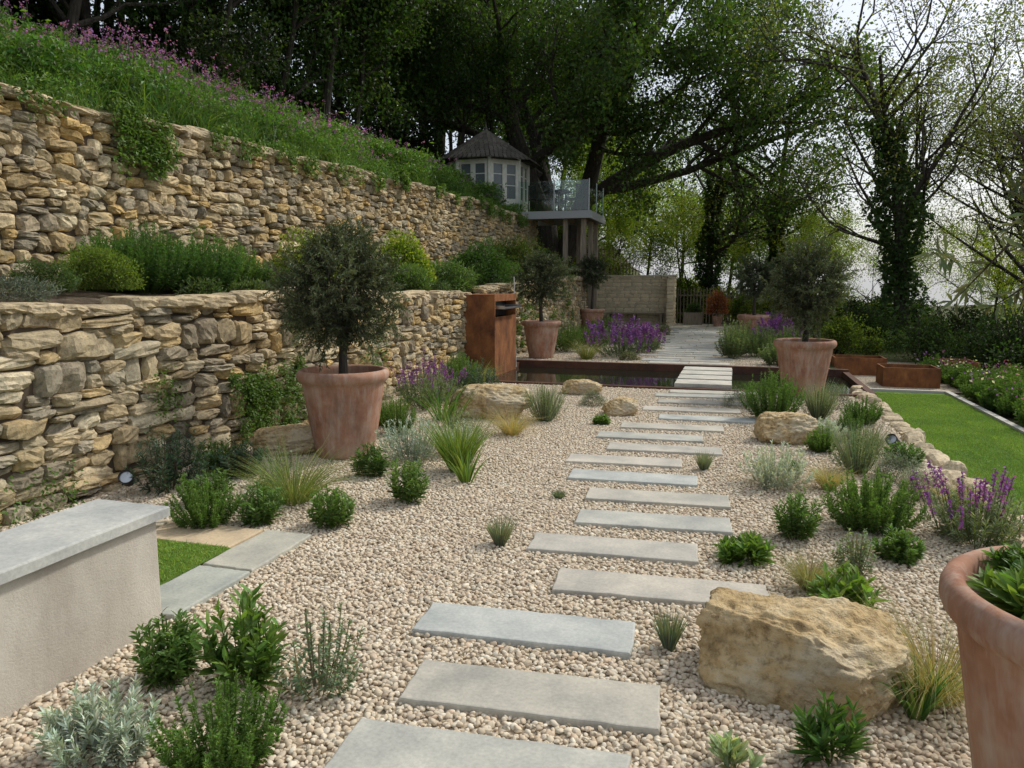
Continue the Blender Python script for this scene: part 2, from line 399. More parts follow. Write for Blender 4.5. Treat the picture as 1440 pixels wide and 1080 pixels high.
# ------------------------------------------------------------------ terrain
POOL = (-4.1, 1.9, 11.62, 14.38)
def topz(y):
    return 3.38 + .36 * np.clip((y - 4) / 14, 0, 1)
def hgt(x, y):
    x = np.asarray(x, float); y = np.asarray(y, float)
    bank = topz(y) - .03 + np.clip(-6.8 - x, 0, 3.2) * .42 + np.clip(-10 - x, 0, 60) * .3
    bed = 1.42 + np.clip((-4.85 - x) / 1.8, 0, 1) * .16
    right = -.2 - np.clip(x - 4.6, 0, 10) * .3 - np.clip(x - 14.6, 0, 60) * .32
    right = np.where(x < 1.98, -.03, right)
    z = np.where(x < -6.8, bank, np.where(x < -4.84, bed, right))
    f = np.clip((y - 25.5) / 3, 0, 1)
    ease = np.clip((-5.2 - x) / 5, 0, 1); ease = ease * ease * (3 - 2 * ease) * 5.0 + np.clip(-10.2 - x, 0, 60) * .3
    ease = np.where(x < -4.9, ease, np.where(x < 2, -.03, right))
    z = np.where(y > 25.5, z * (1 - f) + ease * f, z)
    z = z - np.clip(y - 34, 0, 60) * .05 * (x > -5)
    z = np.where((x > POOL[0]) & (x < POOL[1]) & (y > POOL[2]) & (y < POOL[3]), -.6, z)
    far = np.clip((np.hypot(x, y) - 70) / 80, 0, 1)
    z = z * (1 - far) + far * (-24 + 8 * np.sin(x * .013 + 1) * np.cos(y * .011))
    return z
xs = sorted(set([-700, -400, -250, -160, -110, -80, -60, -45, -35, -28, -22, -18, -15, -13, -11.5, -10.2, -9.4, -8.6, -7.8, -7.2, -6.81, -6.79, -6, -5.4, -4.86, -4.83, -4.11, -4.09, -3, -2, -1, 0, 1, 1.89, 1.91, 1.97, 1.99, 3, 4, 4.6, 5.5, 7, 9, 12, 15, 19, 25, 35, 50, 70, 90, 120, 160, 250, 400, 700]))
ys = sorted(set([-400, -150, -60, -20, -8, -3, 0, 3, 6, 9, 11.61, 11.63, 13, 14.37, 14.39, 17, 20, 23, 25.5, 26.3, 27, 28, 28.6, 30, 32, 34, 38, 44, 50, 60, 75, 90, 110, 150, 220, 350, 700, 1200]))
XX, YY = np.meshgrid(xs, ys)
ZZ = hgt(XX, YY)
nx = len(xs); ny = len(ys)
ii, jj = np.meshgrid(np.arange(nx - 1), np.arange(ny - 1)); b = (jj * nx + ii).ravel()
mb = MB(); mb.add(np.stack([XX, YY, ZZ], -1).reshape(-1, 3), np.stack([b, b + 1, b + nx + 1, b + nx], 1)); mb.obj('ground', [M_ground])
mb = MB(); nY = 60; yy = np.linspace(-1, 25, nY); V = []
for j in range(nY):
    for x in np.linspace(-6.7, -4.86, 8):
        V.append((x, yy[j], 1.435 + .16 * (-4.86 - x) / 1.8 + .05 * noise.noise(Vector((x * 2, yy[j] * 2, 0)))))
F = [(j * 8 + i, j * 8 + i + 1, (j + 1) * 8 + i + 1, (j + 1) * 8 + i) for j in range(nY - 1) for i in range(7)]
mb.add(V, F); mb.obj('raised_bed_soil', [M_soil], True)

# ------------------------------------------------------------------ gravel
gr = MB()
for (x0, x1, y0, y1) in ((-4.75, 1.8, -2, 11.5), (-4.75, 1.8, 14.5, 28.0)):
    gr.add([(x0, y0, 0), (x1, y0, 0), (x1, y1, 0), (x0, y1, 0)], [(0, 1, 2, 3)])
gravel = gr.obj('gravel', [M_gravel])
slabs = [(-.757, 2.16, .98), (-.70, 2.63, .98), (-.876, 3.17, 1.0), (-.32, 3.8, 1.1), (-.65, 4.34, 1.0), (-.47, 4.92, 1.02), (-.50, 5.49, 1.04), (-.75, 6.03, 1.04), (-.90, 6.6, 1.02),
         (-.60, 7.2, 1.08), (-.80, 7.75, 1.08), (-.62, 8.35, 1.12), (-.26, 9.0, 1.12), (-.48, 9.6, 1.2), (-.35, 10.25, 1.2), (-.45, 10.85, 1.2), (-.25, 11.25, 1.25), (-.9, 1.6, 1.0), (-.7, 1.05, 1.0)]
SR = math.radians(3.5); SD = .305
def slab_mesh(mb, cx, cy, w, d, rot, z0, z1, col, seed):
    rs = np.random.default_rng(seed)
    nxs, nys = 14, 5
    per = [(-w / 2 + w * i / nxs, -d / 2) for i in range(nxs)] + [(w / 2, -d / 2 + d * i / nys) for i in range(nys)] + [(w / 2 - w * i / nxs, d / 2) for i in range(nxs)] + [(-w / 2, d / 2 - d * i / nys) for i in range(nys)]
    per = np.array(per) + rs.normal(size=(len(per), 2)) * .0028
    c, s = math.cos(rot), math.sin(rot)
    def ring(k, z):
        q = per * np.array([1 - k / w * 2, 1 - k / d * 2]); return np.stack([cx + q[:, 0] * c - q[:, 1] * s, cy + q[:, 0] * s + q[:, 1] * c, np.full(len(q), z)], 1)
    R = [ring(0, z0), ring(0, z1 - .008), ring(.003, z1 - .002), ring(.008, z1)]; n = len(per)
    F = []
    for k in range(3):
        for i in range(n):
            j = (i + 1) % n; F.append((k * n + i, k * n + j, (k + 1) * n + j, (k + 1) * n + i))
    F.append(tuple(range(3 * n, 4 * n)))
    mb.add(np.concatenate(R), F, 0, col)
scol = [(.46, .46, .42), (.49, .47, .41), (.44, .46, .44), (.52, .49, .43), (.47, .45, .4)]
mb = MB()
for i, (x, y, w) in enumerate(slabs):
    slab_mesh(mb, x, y, w, SD, SR + rng.normal() * .012, -.02, .033, np.array(scol[i % 5]) * rng.uniform(.9, 1.06), i)
for i, y in enumerate((11.95, 12.6, 13.25, 13.9)):
    slab_mesh(mb, -.42, y, .85, .52, 0, .03, .09, (.56, .54, .48), 50 + i)
    mb.box(-.7, -.3, y - .15, y + .15, -.6, .03, 0, (.2, .2, .18))
for i in range(25):
    y = 14.85 + i * .53; sh = [-.2, .15, -.05, .22][i % 4]
    slab_mesh(mb, -1.0 + sh - .38 - i * .008, y, .78, .4, 0, -.02, .033, np.array(scol[i % 5]) * 1.05, 80 + i)
    slab_mesh(mb, -1.0 + sh + .42 - i * .008, y + .02, .78, .4, 0, -.02, .033, np.array(scol[(i + 2) % 5]) * 1.05, 180 + i)
mb.obj('stepping_stone_path', [M_slab])

# pebble carpet: a few modelled patches laid side by side
bm = bmesh.new(); bmesh.ops.create_icosphere(bm, subdivisions=2, radius=.5)
IV = np.array([v.co[:] for v in bm.verts]); IF = np.array([[v.index for v in f.verts] for f in bm.faces]); bm.free()
PT = []
for i in range(14):
    rs = np.random.default_rng(900 + i); P = IV.copy()
    for c in range(6):
        n = nrm(rs.normal(size=3)); d = rs.uniform(.28, .42); P = P - np.outer(np.maximum(P @ n - d, 0), n)
    P = P * np.array([rs.uniform(1.0, 1.3), rs.uniform(.8, 1), rs.uniform(.55, .75)]) + rs.normal(size=P.shape) * .015
    PT.append(P)
PC = np.array([(.55, .455, .33), (.61, .53, .4), (.57, .48, .35), (.65, .575, .445), (.58, .49, .36), (.53, .45, .34), (.69, .625, .5), (.57, .45, .32), (.63, .555, .43), (.5, .41, .3)])
TS = .63
def pebtile(seed, sp, s0, s1):
    rs = np.random.default_rng(seed); mb = MB()
    gx, gy = np.meshgrid(np.arange(-TS / 2, TS / 2, sp), np.arange(-TS / 2, TS / 2, sp))
    X = gx.ravel() + rs.uniform(-.55, .55, gx.size) * sp; Y = gy.ravel() + rs.uniform(-.55, .55, gx.size) * sp
    for x, y in zip(X, Y):
        P = PT[rs.integers(len(PT))] * (s0 + (s1 - s0) * rs.random() ** 1.4)
        a, t1, t2 = rs.uniform(0, 6.28), rs.normal() * .3, rs.normal() * .3
        R = np.array(Matrix.Rotation(a, 3, 'Z') @ Matrix.Rotation(t1, 3, 'X') @ Matrix.Rotation(t2, 3, 'Y'))
        P = P @ R.T + np.array([x, y, rs.uniform(0, .012)])
        P[:, 2] = np.minimum(P[:, 2], .0295)
        mb.add(P, IF, 0, PC[rs.integers(len(PC))] * rs.uniform(.9, 1.07))
    return mb.mesh('pebbles', [M_peb], True)
PTI = [pebtile(i, .0205, .017, .036) for i in range(4)]; PTF = [pebtile(9, .035, .025, .045)]
for iy in range(17):
    for ix in range(10):
        mkobj('pebbles', random.choice(PTI), (-4.24 + ix * TS, 1.08 + iy * TS, 0), gravel, random.choice([0, math.pi / 2, math.pi, -math.pi / 2]))
for iy in range(7):
    for ix in range(10):
        mkobj('pebbles', PTF[0], (-4.24 + ix * TS, 14.86 + iy * TS, 0), gravel, random.choice([0, math.pi / 2, math.pi, -math.pi / 2]))

# ------------------------------------------------------------------ rocks
def cubegrid(n):
    bm = bmesh.new(); bmesh.ops.create_cube(bm, size=2); bmesh.ops.subdivide_edges(bm, edges=bm.edges[:], cuts=n - 1, use_grid_fill=True)
    V = np.array([v.co[:] for v in bm.verts]); F = np.array([[v.index for v in f.verts] for f in bm.faces]); bm.free(); return V, F
CV5, CF5 = cubegrid(5)
def rockshape(V, seed, k=5, cuts=7, dmin=.72, dmax=1.0, nz=.04):
    rs = np.random.default_rng(seed)
    P = V / (np.sum(np.abs(V) ** k, 1, keepdims=True) ** (1 / k))
    for i in range(cuts):
        n = nrm(rs.normal(size=3)); ext = np.abs(n).sum() ** .5
        d = rs.uniform(dmin, dmax) * ext; q = P @ n - d; P = P - np.outer(np.maximum(q, 0), n)
    if nz: P = P + rs.normal(size=P.shape) * nz
    return P
TPL = [rockshape(CV5, 100 + i, 6, 9, .76, 1.03, .04) for i in range(40)]
PAL = np.array([(.5, .385, .215), (.55, .45, .29), (.37, .325, .24), (.46, .37, .235), (.6, .52, .36), (.3, .265, .2), (.54, .39, .18), (.49, .4, .25), (.44, .335, .185), (.35, .295, .21)])
def wall(name, xf, y0, y1, zb, ztop, sizew=(.2, .55), band=(.13, .26), seed=1, cap=False, grey=.0, thick=.3):
    rs = np.random.default_rng(seed); mb = MB()
    H = max(ztop(y0), ztop(y1)) - zb; z = 0; cells = []
    while z < H + .1:
        bh = rs.uniform(*band); y = y0 + rs.uniform(-.3, 0)
        while y < y1:
            w = rs.uniform(*sizew); t = rs.random()
            def put(a, b, c, d): cells.append((a, b, c, d))
            if bh > .19:
                nl = 2 if t < .65 else (3 if t < .85 else 1)
            elif bh > .13:
                nl = 1 if t < .5 else 2
            else: nl = 1
            if nl == 1 and w > .42 and rs.random() < .6:
                cut = rs.uniform(.35, .65); put(y, y + w * cut, z, z + bh); put(y + w * cut, y + w, z, z + bh)
            else:
                zc = np.cumsum(rs.uniform(.6, 1.4, nl)); zc = np.concatenate([[0], zc / zc[-1]]) * bh
                for l in range(nl):
                    if w > .3 and rs.random() < .6:
                        cut = rs.uniform(.3, .7); put(y, y + w * cut, z + zc[l], z + zc[l + 1]); put(y + w * cut, y + w, z + zc[l], z + zc[l + 1])
                    else: put(y, y + w, z + zc[l], z + zc[l + 1])
            y += w
        z += bh
    for (a, b_, c, d) in cells:
        cy = (a + b_) / 2; cz = (c + d) / 2
        wz = .06 * math.sin(cy * 1.3 + cz * 1.1 + seed) + .035 * math.sin(cy * 3.1 - cz * 2 + 2 * seed) + .02 * math.sin(cy * 7.7 + cz * 5)
        wy = .05 * math.sin(cz * 4 + cy * .7)
        zz = zb + cz + wz; tz = ztop(cy); hh = (d - c) / 2
        if zz + hh > tz + .02:
            lo = zz - hh
            if lo > tz - .045: continue
            hh = (tz + .01 - lo) / 2; zz = lo + hh
        T = TPL[rs.integers(len(TPL))] * rs.choice([-1, 1], 3)
        hy = (b_ - a) / 2 * 1.04; hz = hh * 1.1; hx = thick / 2
        S = T * np.array([hx, hy, hz])
        an = rs.normal() * .06; ca, sa = math.cos(an), math.sin(an)
        S = np.stack([S[:, 0], S[:, 1] * ca - S[:, 2] * sa, S[:, 1] * sa + S[:, 2] * ca], 1)
        an = rs.normal() * .07; ca, sa = math.cos(an), math.sin(an)
        S = np.stack([S[:, 0] * ca - S[:, 1] * sa, S[:, 0] * sa + S[:, 1] * ca, S[:, 2]], 1)
        S += np.array([xf - hx + rs.normal() * .018, cy + wy, zz])
        col = PAL[rs.integers(len(PAL))] * rs.uniform(.72, 1.12)
        g = grey(cy) if callable(grey) else grey
        col = col * (1 - g) + np.array([.32, .305, .26]) * col.mean() / .3 * g
        mb.add(S, CF5, 0, col)
    if cap:
        y = y0
        while y < y1:
            w = rs.uniform(.22, .55); h = rs.uniform(.08, .15)
            T = TPL[rs.integers(len(TPL))]; S = T * np.array([.2, w / 2, h / 2]) + np.array([xf - .17 + rs.normal() * .03, y + w / 2, ztop(y) + h * .1 + rs.normal() * .015])
            mb.add(S, CF5, 0, np.array([.5, .415, .28]) * rs.uniform(.7, 1.1)); y += w * .96
    n = 12; yy = np.linspace(y0, y1, n); V = []
    for q in yy: V += [(xf - .07, q, zb - .3), (xf - .07, q, ztop(q) - .08), (xf - thick, q, ztop(q) - .08), (xf - thick, q, zb - .3)]
    F = []
    for i in range(n - 1):
        for j in range(3): F.append((i * 4 + j, (i + 1) * 4 + j, (i + 1) * 4 + j + 1, i * 4 + j + 1))
    F += [(0, 1, 2, 3), (4 * n - 1, 4 * n - 2, 4 * n - 3, 4 * n - 4)]
    mb.add(V, F, 1)
    return mb.obj(name, [M_stone, M_dark])
wall('dry_stone_wall', -4.6, .5, 12.65, -.05, lambda y: 1.44 + .03 * math.sin(y * 1.1), sizew=(.2, .54), band=(.12, .245), seed=3, cap=True, grey=lambda y: float(np.clip(.35 - (y - 3) * .06, 0, .35)))
wall('dry_stone_wall', -4.7, 14.05, 24.5, -.05, lambda y: 1.5 + .03 * (y - 14), seed=9, cap=True, grey=.05)
wall('upper_dry_stone_wall', -6.62, 1.5, 25.3, 1.35, lambda y: float(topz(y)) + .03 * math.sin(y * 1.7), sizew=(.15, .44), band=(.09, .205), seed=5, cap=True, grey=.0)

BV, BF = cubegrid(44)
def boulder(name, x, y, sx, sy, sz, seed, rz=0, mat=M_boulder, k=3.2, z=None, cuts=9, dmin=.62):
    P = rockshape(BV, seed, k, cuts, dmin, .95, 0)
    nn = nrm(P.copy()); off = Vector((seed * 3.1, 0, 0))
    dis = np.array([.10 * noise.fractal(Vector(p) * 1.6 + off, 1, 2, 4) + .06 * noise.fractal(Vector(p) * 5 + off, .8, 2, 4) - .08 * max(0, noise.noise(Vector(p) * 7 + off) - .22) * 2 for p in P])
    P = P + nn * dis[:, None]
    P *= np.array([sx, sy, sz]) / 2
    mb = MB(); mb.add(P, BF); o = mb.obj(name, [mat], True, (x, y, sz * .38 if z is None else z)); o.rotation_euler[2] = rz
    return o
boulder('boulder', .31, 3.05, .76, .46, .43, 18, -.2, z=.11, k=6, cuts=12, dmin=.66)
boulder('boulder', .55, 8.0, .58, .46, .34, 22, .3)
boulder('boulder', -2.78, 8.55, 1.0, .6, .44, 33, .1)
boulder('boulder', -1.3, 9.1, .46, .35, .25, 44, .4)
boulder('boulder', -2.1, 10.7, .55, .4, .24, 55, 0)
boulder('boulder', -4.0, 6.1, .7, .4, .3, 66, .5)
boulder('boulder', -3.95, 6.9, .5, .35, .25, 77, .9)
mb = MB(); y = .5; i = 0
while y < 12.3:
    w = rng.uniform(.18, .42); T = rockshape(CV5, 300 + i, 4, 8, .7, 1, .03)
    S = T * np.array([rng.uniform(.09, .15), w / 2, rng.uniform(.11, .17)]) + np.array([1.86 + rng.normal() * .03, y + w / 2, -.09 + rng.normal() * .02])
    mb.add(S, CF5, 0, np.array([.54, .46, .33]) * rng.uniform(.8, 1.15)); y += w * .97; i += 1
mb.obj('edging_stones', [M_stone])

# ------------------------------------------------------------------ pool
mb = MB(); x0, x1, y0, y1 = POOL
mb.add([(x0, y0, -.04), (x1, y0, -.04), (x1, y1, -.04), (x0, y1, -.04)], [(0, 1, 2, 3)], 0)
mb.box(x0 - .1, x1 + .1, y0 - .10, y0 - .0, -.5, .035, 1)
mb.box(x0 - .1, x1 + .1, y1, y1 + .12, -.5, .09, 1)
mb.box(x0 - .1, x0, y0, y1, -.5, .05, 1)
mb.box(x1, x1 + .1, y0, y1, -.5, .05, 1)
mb.obj('garden_pool', [M_water, M_corten2])
mb = MB()
mb.box(-4.95, -4.07, 12.66, 12.70, -.1, 1.42, 0)
mb.box(-4.95, -4.07, 13.98, 14.02, -.1, 1.42, 0)
mb.box(-4.95, -4.07, 12.70, 13.98, 1.385, 1.42, 0)
mb.box(-4.11, -4.07, 12.70, 13.98, -.1, 1.02, 0)
mb.box(-4.11, -4.07, 12.70, 13.98, 1.30, 1.385, 0)
mb.box(-4.30, -4.26, 12.70, 13.98, 1.02, 1.385, 2)
mb.box(-4.3, -3.93, 12.80, 13.88, 1.16, 1.18, 1)
mb.box(-4.3, -3.93, 12.80, 12.815, 1.18, 1.22, 1); mb.box(-4.3, -3.93, 13.865, 13.88, 1.18, 1.22, 1)
mb.obj('corten_water_feature', [M_corten, M_steel, M_black])
mb = MB(); tube(mb, [(-4.05, 13.95, .0), (-4.18, 14.25, 1.75)], [.012, .012], 6); mb.obj('garden_cane', [M_concrete])

# ------------------------------------------------------------------ pots and olives
def lathe(mb, prof, n=56, mat=0, col=(1, 1, 1)):
    a = np.linspace(0, 2 * math.pi, n, endpoint=False); pr = np.array(prof)
    V = np.stack([pr[:, 0][:, None] * np.cos(a), pr[:, 0][:, None] * np.sin(a), np.repeat(pr[:, 1][:, None], n, 1)], -1).reshape(-1, 3)
    i, j = np.meshgrid(np.arange(n), np.arange(len(pr) - 1)); i = i.ravel(); j = j.ravel(); k = (i + 1) % n
    mb.add(V, np.stack([j * n + i, j * n + k, (j + 1) * n + k, (j + 1) * n + i], 1), mat, col)
pot = MB()
lathe(pot, [(.001, .0), (.235, 0), (.255, .01), (.262, .05), (.29, .2), (.322, .4), (.35, .58), (.362, .66), (.368, .70), (.385, .712), (.402, .73), (.412, .755), (.412, .785), (.402, .808), (.385, .82), (.365, .818), (.352, .80), (.345, .77), (.34, .73)])
lathe(pot, [(.342, .74), (.2, .752), (.001, .76)], mat=1)
pot_me = pot.mesh('terracotta_pot', [M_terra, M_soil], True)
def olive(x, y, rx, zc, rz, n=5200, seed=0, L=.045, W=.011, col=OL):
    mb = MB(); rs = np.random.default_rng(seed); b = np.array([0, 0, .74])
    tp = np.array([rs.normal() * .02, rs.normal() * .02, zc - rz * .6])
    tube(mb, [b, b * .5 + tp * .5 + rs.normal(size=3) * .015, tp], [.046, .038, .034], 9, 1)
    for i in range(16):
        d = nrm(rs.normal(size=3) + UP * .7); e = np.array([0, 0, zc]) + d * np.array([rx, rx, rz]) * .85; m = tp * .5 + e * .5 + rs.normal(size=3) * .05
        tube(mb, [tp, m, e], [.016, .009, .003], 5, 1)
    k = 24
    nt_ = n // k
    d, P, rad = lumpy(nt_, rx * .95, rx * .95, rz * .92, seed, .3, .32)
    T = nrm(d + .8 * rng.normal(size=d.shape) + UP * .35)
    s = np.linspace(0, 1, k)[None, :, None]
    C = (P + np.array([0, 0, zc]))[:, None] + T[:, None] * s * .17
    R = rng.normal(size=C.shape); A = nrm(nrm(R) + T[:, None] * .8)
    C = C.reshape(-1, 3)
    cc = vary(col, len(C), .35, .15) * np.clip((np.repeat(rad, k) - .2) / .7, .5, 1.2)[:, None]  # leaf colour darkens towards the crown centre, painting in its inner shade
    add_leaves(mb, C, A.reshape(-1, 3), L, W, cc, 0, False)
    Vt = P + np.array([0, 0, zc])
    for i in range(0, nt_, 2): tube(mb, [Vt[i] - T[i] * .08, Vt[i] + T[i] * .15], [.004, .0015], 3, 1)
    return mb.obj('olive_tree', [M_silver2, M_bark], False, (x, y, 0))
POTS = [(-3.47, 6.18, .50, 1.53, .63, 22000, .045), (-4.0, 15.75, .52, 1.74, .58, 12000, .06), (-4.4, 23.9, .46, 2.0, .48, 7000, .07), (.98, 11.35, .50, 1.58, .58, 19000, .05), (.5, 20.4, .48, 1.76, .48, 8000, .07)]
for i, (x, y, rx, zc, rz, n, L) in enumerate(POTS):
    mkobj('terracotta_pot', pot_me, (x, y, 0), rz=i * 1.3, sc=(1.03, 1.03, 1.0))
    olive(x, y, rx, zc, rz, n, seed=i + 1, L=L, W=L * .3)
mkobj('terracotta_pot', pot_me, (.985, 2.15, 0), sc=(1.02, 1.02, 1.0))
olive(.985, 2.15, .46, 1.84, .42, 1700, seed=21, L=.055, W=.012, col=(.13, .16, .09))
plant('herbA', .86, 2.3, .3, .14, z=.75, name='pot_herbs'); plant('broad', .76, 2.12, .22, .1, z=.75, name='pot_herbs'); plant('fern', 1.0, 2.42, .25, .12, z=.75, name='pot_herbs')

# ------------------------------------------------------------------ rendered low wall, paving, turf
mb = MB()
mb.box(-2.88, -2.53, -1.5, 2.74, -.1, .525, 0)
sw = empty('rendered_seat_wall'); o = mb.obj('wall_body', [M_render], parent=sw)
bv = o.modifiers.new('b', 'BEVEL'); bv.width = .008; bv.segments = 2
mb = MB()
for (ya, yb) in ((-1.5, .4), (.405, 1.62), (1.625, 2.79)):
    slab_mesh(mb, -2.705, (ya + yb) / 2, .42, yb - ya, 0, .527, .575, np.array((.44, .45, .43)) * rng.uniform(.95, 1.05), int(ya * 10) + 99)
mb.obj('coping', [M_slab], parent=sw)
mb = MB()
for (cx, cy, w, d, c) in ((-2.67, 3.08, .33, .58, (.4, .42, .38)), (-2.67, 3.70, .33, .62, (.44, .43, .37)), (-3.2, 3.83, .68, .34, (.54, .43, .29)), (-3.95, 3.83, .76, .34, (.5, .44, .33))):
    slab_mesh(mb, cx, cy, w, d, 0, -.02, .035, c, int(cy * 100))
mb.obj('paving_edge', [M_slab])
tile = MB(); n = 3400
B = np.stack([rng.uniform(-.27, .27, n), rng.uniform(-.27, .27, n), np.zeros(n)], 1); D = rng.normal(size=(n, 3)) * .35 + UP
blades(tile, B, D, .036, .0045, .4, vary((.18, .31, .06), n, .4, .25), 2)
tile_me = tile.mesh('grass_tile', [M_leaf])
mb = MB(); mb.add([(-4.4, .5, .031), (-2.84, .5, .031), (-2.84, 3.66, .031), (-4.4, 3.66, .031)], [(0, 1, 2, 3)])
turf = mb.obj('turf', [M_lawn])
for xx in np.arange(-4.12, -3.0, .5):
    for yy_ in np.arange(1.35, 3.5, .5): mkobj('grass_blades', tile_me, (xx, yy_ + .03, .028), turf, rz=random.choice([0, 1.5708, 3.1416]))
mb = MB(); mb.add([(2.0, -2, -.19), (3.38, -2, -.19), (3.38, 13.7, -.19), (2.0, 13.7, -.19)], [(0, 1, 2, 3)])
lawn = mb.obj('lawn', [M_lawn])
for xx in np.arange(2.25, 3.3, .45):
    for yy_ in np.arange(3.2, 13.6, .5): mkobj('grass_blades', tile_me, (xx, yy_, -.19), lawn, rz=random.choice([0, 1.5708, 3.1416, 4.712]))
mb = MB(); mb.box(3.385, 3.47, -2, 13.72, -.4, -.15, 0); mb.box(1.9, 3.47, 13.72, 13.8, -.4, -.15, 0); mb.obj('lawn_kerb', [M_concrete])
def planter(x0, x1, y0, y1, z0, z1):
    mb = MB(); t = .03
    mb.box(x0, x1, y0, y0 + t, z0, z1); mb.box(x0, x1, y1 - t, y1, z0, z1); mb.box(x0, x0 + t, y0 + t, y1 - t, z0, z1); mb.box(x1 - t, x1, y0 + t, y1 - t, z0, z1)
    mb.box(x0 + t, x1 - t, y0 + t, y1 - t, z0, z1 - .06, 1)
    mb.obj('corten_planter', [M_corten, M_soil])
planter(2.55, 3.45, 14.3, 15.0, -.25, .16); planter(1.95, 2.9, 16.0, 16.7, -.25, .16); planter(3.8, 4.4, 15.6, 16.4, -.3, .16)
mb = MB(); mb.add([(1.99, 13.82, -.18), (5.0, 13.82, -.18), (5.0, 19, -.18), (1.99, 19, -.18)], [(0, 1, 2, 3)]); mb.obj('gravel_path', [M_gravel])

def spot(x, y, z, rz):
    mb = MB(); lathe(mb, [(.001, -.07), (.035, -.07), (.045, -.05), (.05, .06), (.055, .07), (.047, .07), (.045, .055)], 20)
    lathe(mb, [(.045, .055), (.001, .06)], 20, 1)
    tube(mb, [(0, .0, -.05), (-.06, 0, -.14)], [.008, .008], 6)
    o = mb.obj('garden_spotlight', [M_black, M_steel], True, (x, y, z)); o.rotation_euler = (math.radians(60), 0, rz)
spot(-4.35, 4.45, .14, .6); spot(1.5, 7.7, .12, -.6)

# ------------------------------------------------------------------ planting
PL = """herbA -2.16 2.34 .26 .27
broad -1.81 2.40 .33 .34
wispy -1.52 2.43 .36 .34
fern -1.56 1.92 .36 .28
silver -2.0 1.86 .34 .24
pale .05 2.38 .14 .11
rosette .37 2.55 .19 .20
stipa .80 3.05 .40 .38
strap .71 2.91 .2 .2
lav -.22 3.18 .13 .15
broad .58 3.76 .29 .22
stipa .43 4.02 .17 .22
wispy .68 4.28 .23 .27
broad .11 4.38 .25 .13
herbA .97 4.64 .23 .19
herbA .43 4.86 .27 .31
fern .92 5.22 .56 .36
erys 1.50 5.11 .57 .49
mound 1.38 6.13 .27 .17
silver .37 6.14 .54 .34
stipa .76 6.15 .22 .23
lav 1.05 6.77 .42 .37
mound 1.32 6.6 .3 .2
stipa 1.6 5.9 .3 .26
lav 1.2 7.4 .36 .3
silver .95 8.1 .34 .24
mound .1 10.1 .34 .2
mound 1.3 10.4 .4 .24
fern .85 7.56 .27 .22
fern 1.21 8.32 .26 .26
fern .47 9.21 .63 .55
lav 1.01 9.46 .42 .42
fern 1.45 9.2 .4 .3
herbA 1.5 7.2 .3 .2
lav -.20 6.50 .15 .15
lav -1.33 4.23 .17 .16
lav -1.21 5.32 .11 .06
herbA -2.50 4.25 .26 .29
herbA -3.01 4.18 .29 .29
fern -3.31 4.01 .40 .29
grassy -3.06 4.66 .62 .44
dark -4.18 4.69 .53 .50
herbA -2.26 4.90 .29 .35
herbA -2.86 5.49 .27 .28
silver -2.74 6.04 .61 .42
silver -2.45 6.5 .4 .3
kniph -2.21 5.85 .42 .46
strap -2.03 5.55 .29 .30
stipa -2.22 7.49 .38 .34
mound -2.7 7.2 .36 .22
mound -1.75 9.7 .3 .18
lav -2.09 8.40 .50 .42
strap -3.27 8.10 .50 .44
strap -3.0 7.7 .4 .36
erys -3.82 8.84 .74 .66
erys -3.9 9.6 .6 .55
dark -3.44 9.91 .61 .50
fern -3.40 7.18 .38 .38
grassy -3.76 7.58 .40 .40
fern -4.2 7.6 .5 .5
herbA -4.2 5.3 .4 .3
dark -3.9 5.2 .4 .3
herbA -3.7 4.5 .35 .25
wispy -3.4 5.0 .34 .32
erysF -2.40 16.4 1.2 .85
erysF -2.0 17.6 .9 .7
stipaF -2.99 15.72 .61 .52
bushF -3.83 17.4 .9 .75
bushF -3.4 19.0 .9 .6
bushF -3.6 21 1.1 .7
fernF -.02 16.71 .6 .8
fernF .5 17.23 .9 .75
fernF .3 18.6 .8 .7
fernF .9 15.6 .7 .5
erysF 1.05 18.6 .9 .8
erysF 1.05 22.38 1.1 .7
bushF 1.2 17 .7 .7
bushF .8 24 1.1 .8
dome -2.2 20.74 .45 .24
dome -2.3 25.95 .45 .24
dome -2.1 23.69 .42 .26
dome -1.95 18.8 .4 .2
dome .1 24.5 .45 .25
dome -2.1 15.81 .36 .15
dome .1 21 .45 .25
herbA -1.41 8.37 .16 .11
herbA .51 6.66 .12 .09
fern -4.1 10.9 .6 .5
grassy -3.9 11.2 .5 .4"""
for l in PL.splitlines():
    k_, a_, b_, c_, d_ = l.split(); plant(k_, float(a_), float(b_), float(c_), float(d_))

def bush(name, x, y, z, rx, ry, rz, n, L, W, col, fl=None):
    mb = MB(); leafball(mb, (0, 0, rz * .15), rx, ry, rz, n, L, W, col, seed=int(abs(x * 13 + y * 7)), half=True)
    if fl is not None:
        m = fl[1]; d, P, rad = lumpy(m, rx * 1.02, ry * 1.02, rz * 1.05, int(abs(x * 13 + y * 7)), .95); P[:, 2] = np.abs(P[:, 2]) + rz * .15
        add_leaves(mb, P, nrm(rng.normal(size=P.shape) + UP), fl[2], fl[2] * .8, vary(fl[0], m, .25), 1)
    return mb.obj(name, [M_leaf, M_petal], False, (x, y, z))
bush('box_dome', -5.55, 5.5, 1.5, .33, .33, .38, 6500, .03, .009, (.17, .26, .04))
bush('box_dome', -5.5, 4.9, 1.5, .25, .25, .27, 3200, .03, .009, (.11, .18, .06))
bush('lavender_mound', -5.15, 4.2, 1.45, .35, .4, .2, 4000, .035, .006, (.18, .22, .2))
bush('lavender_mound', -5.1, 3.5, 1.45, .3, .4, .2, 3000, .035, .006, (.18, .22, .2))
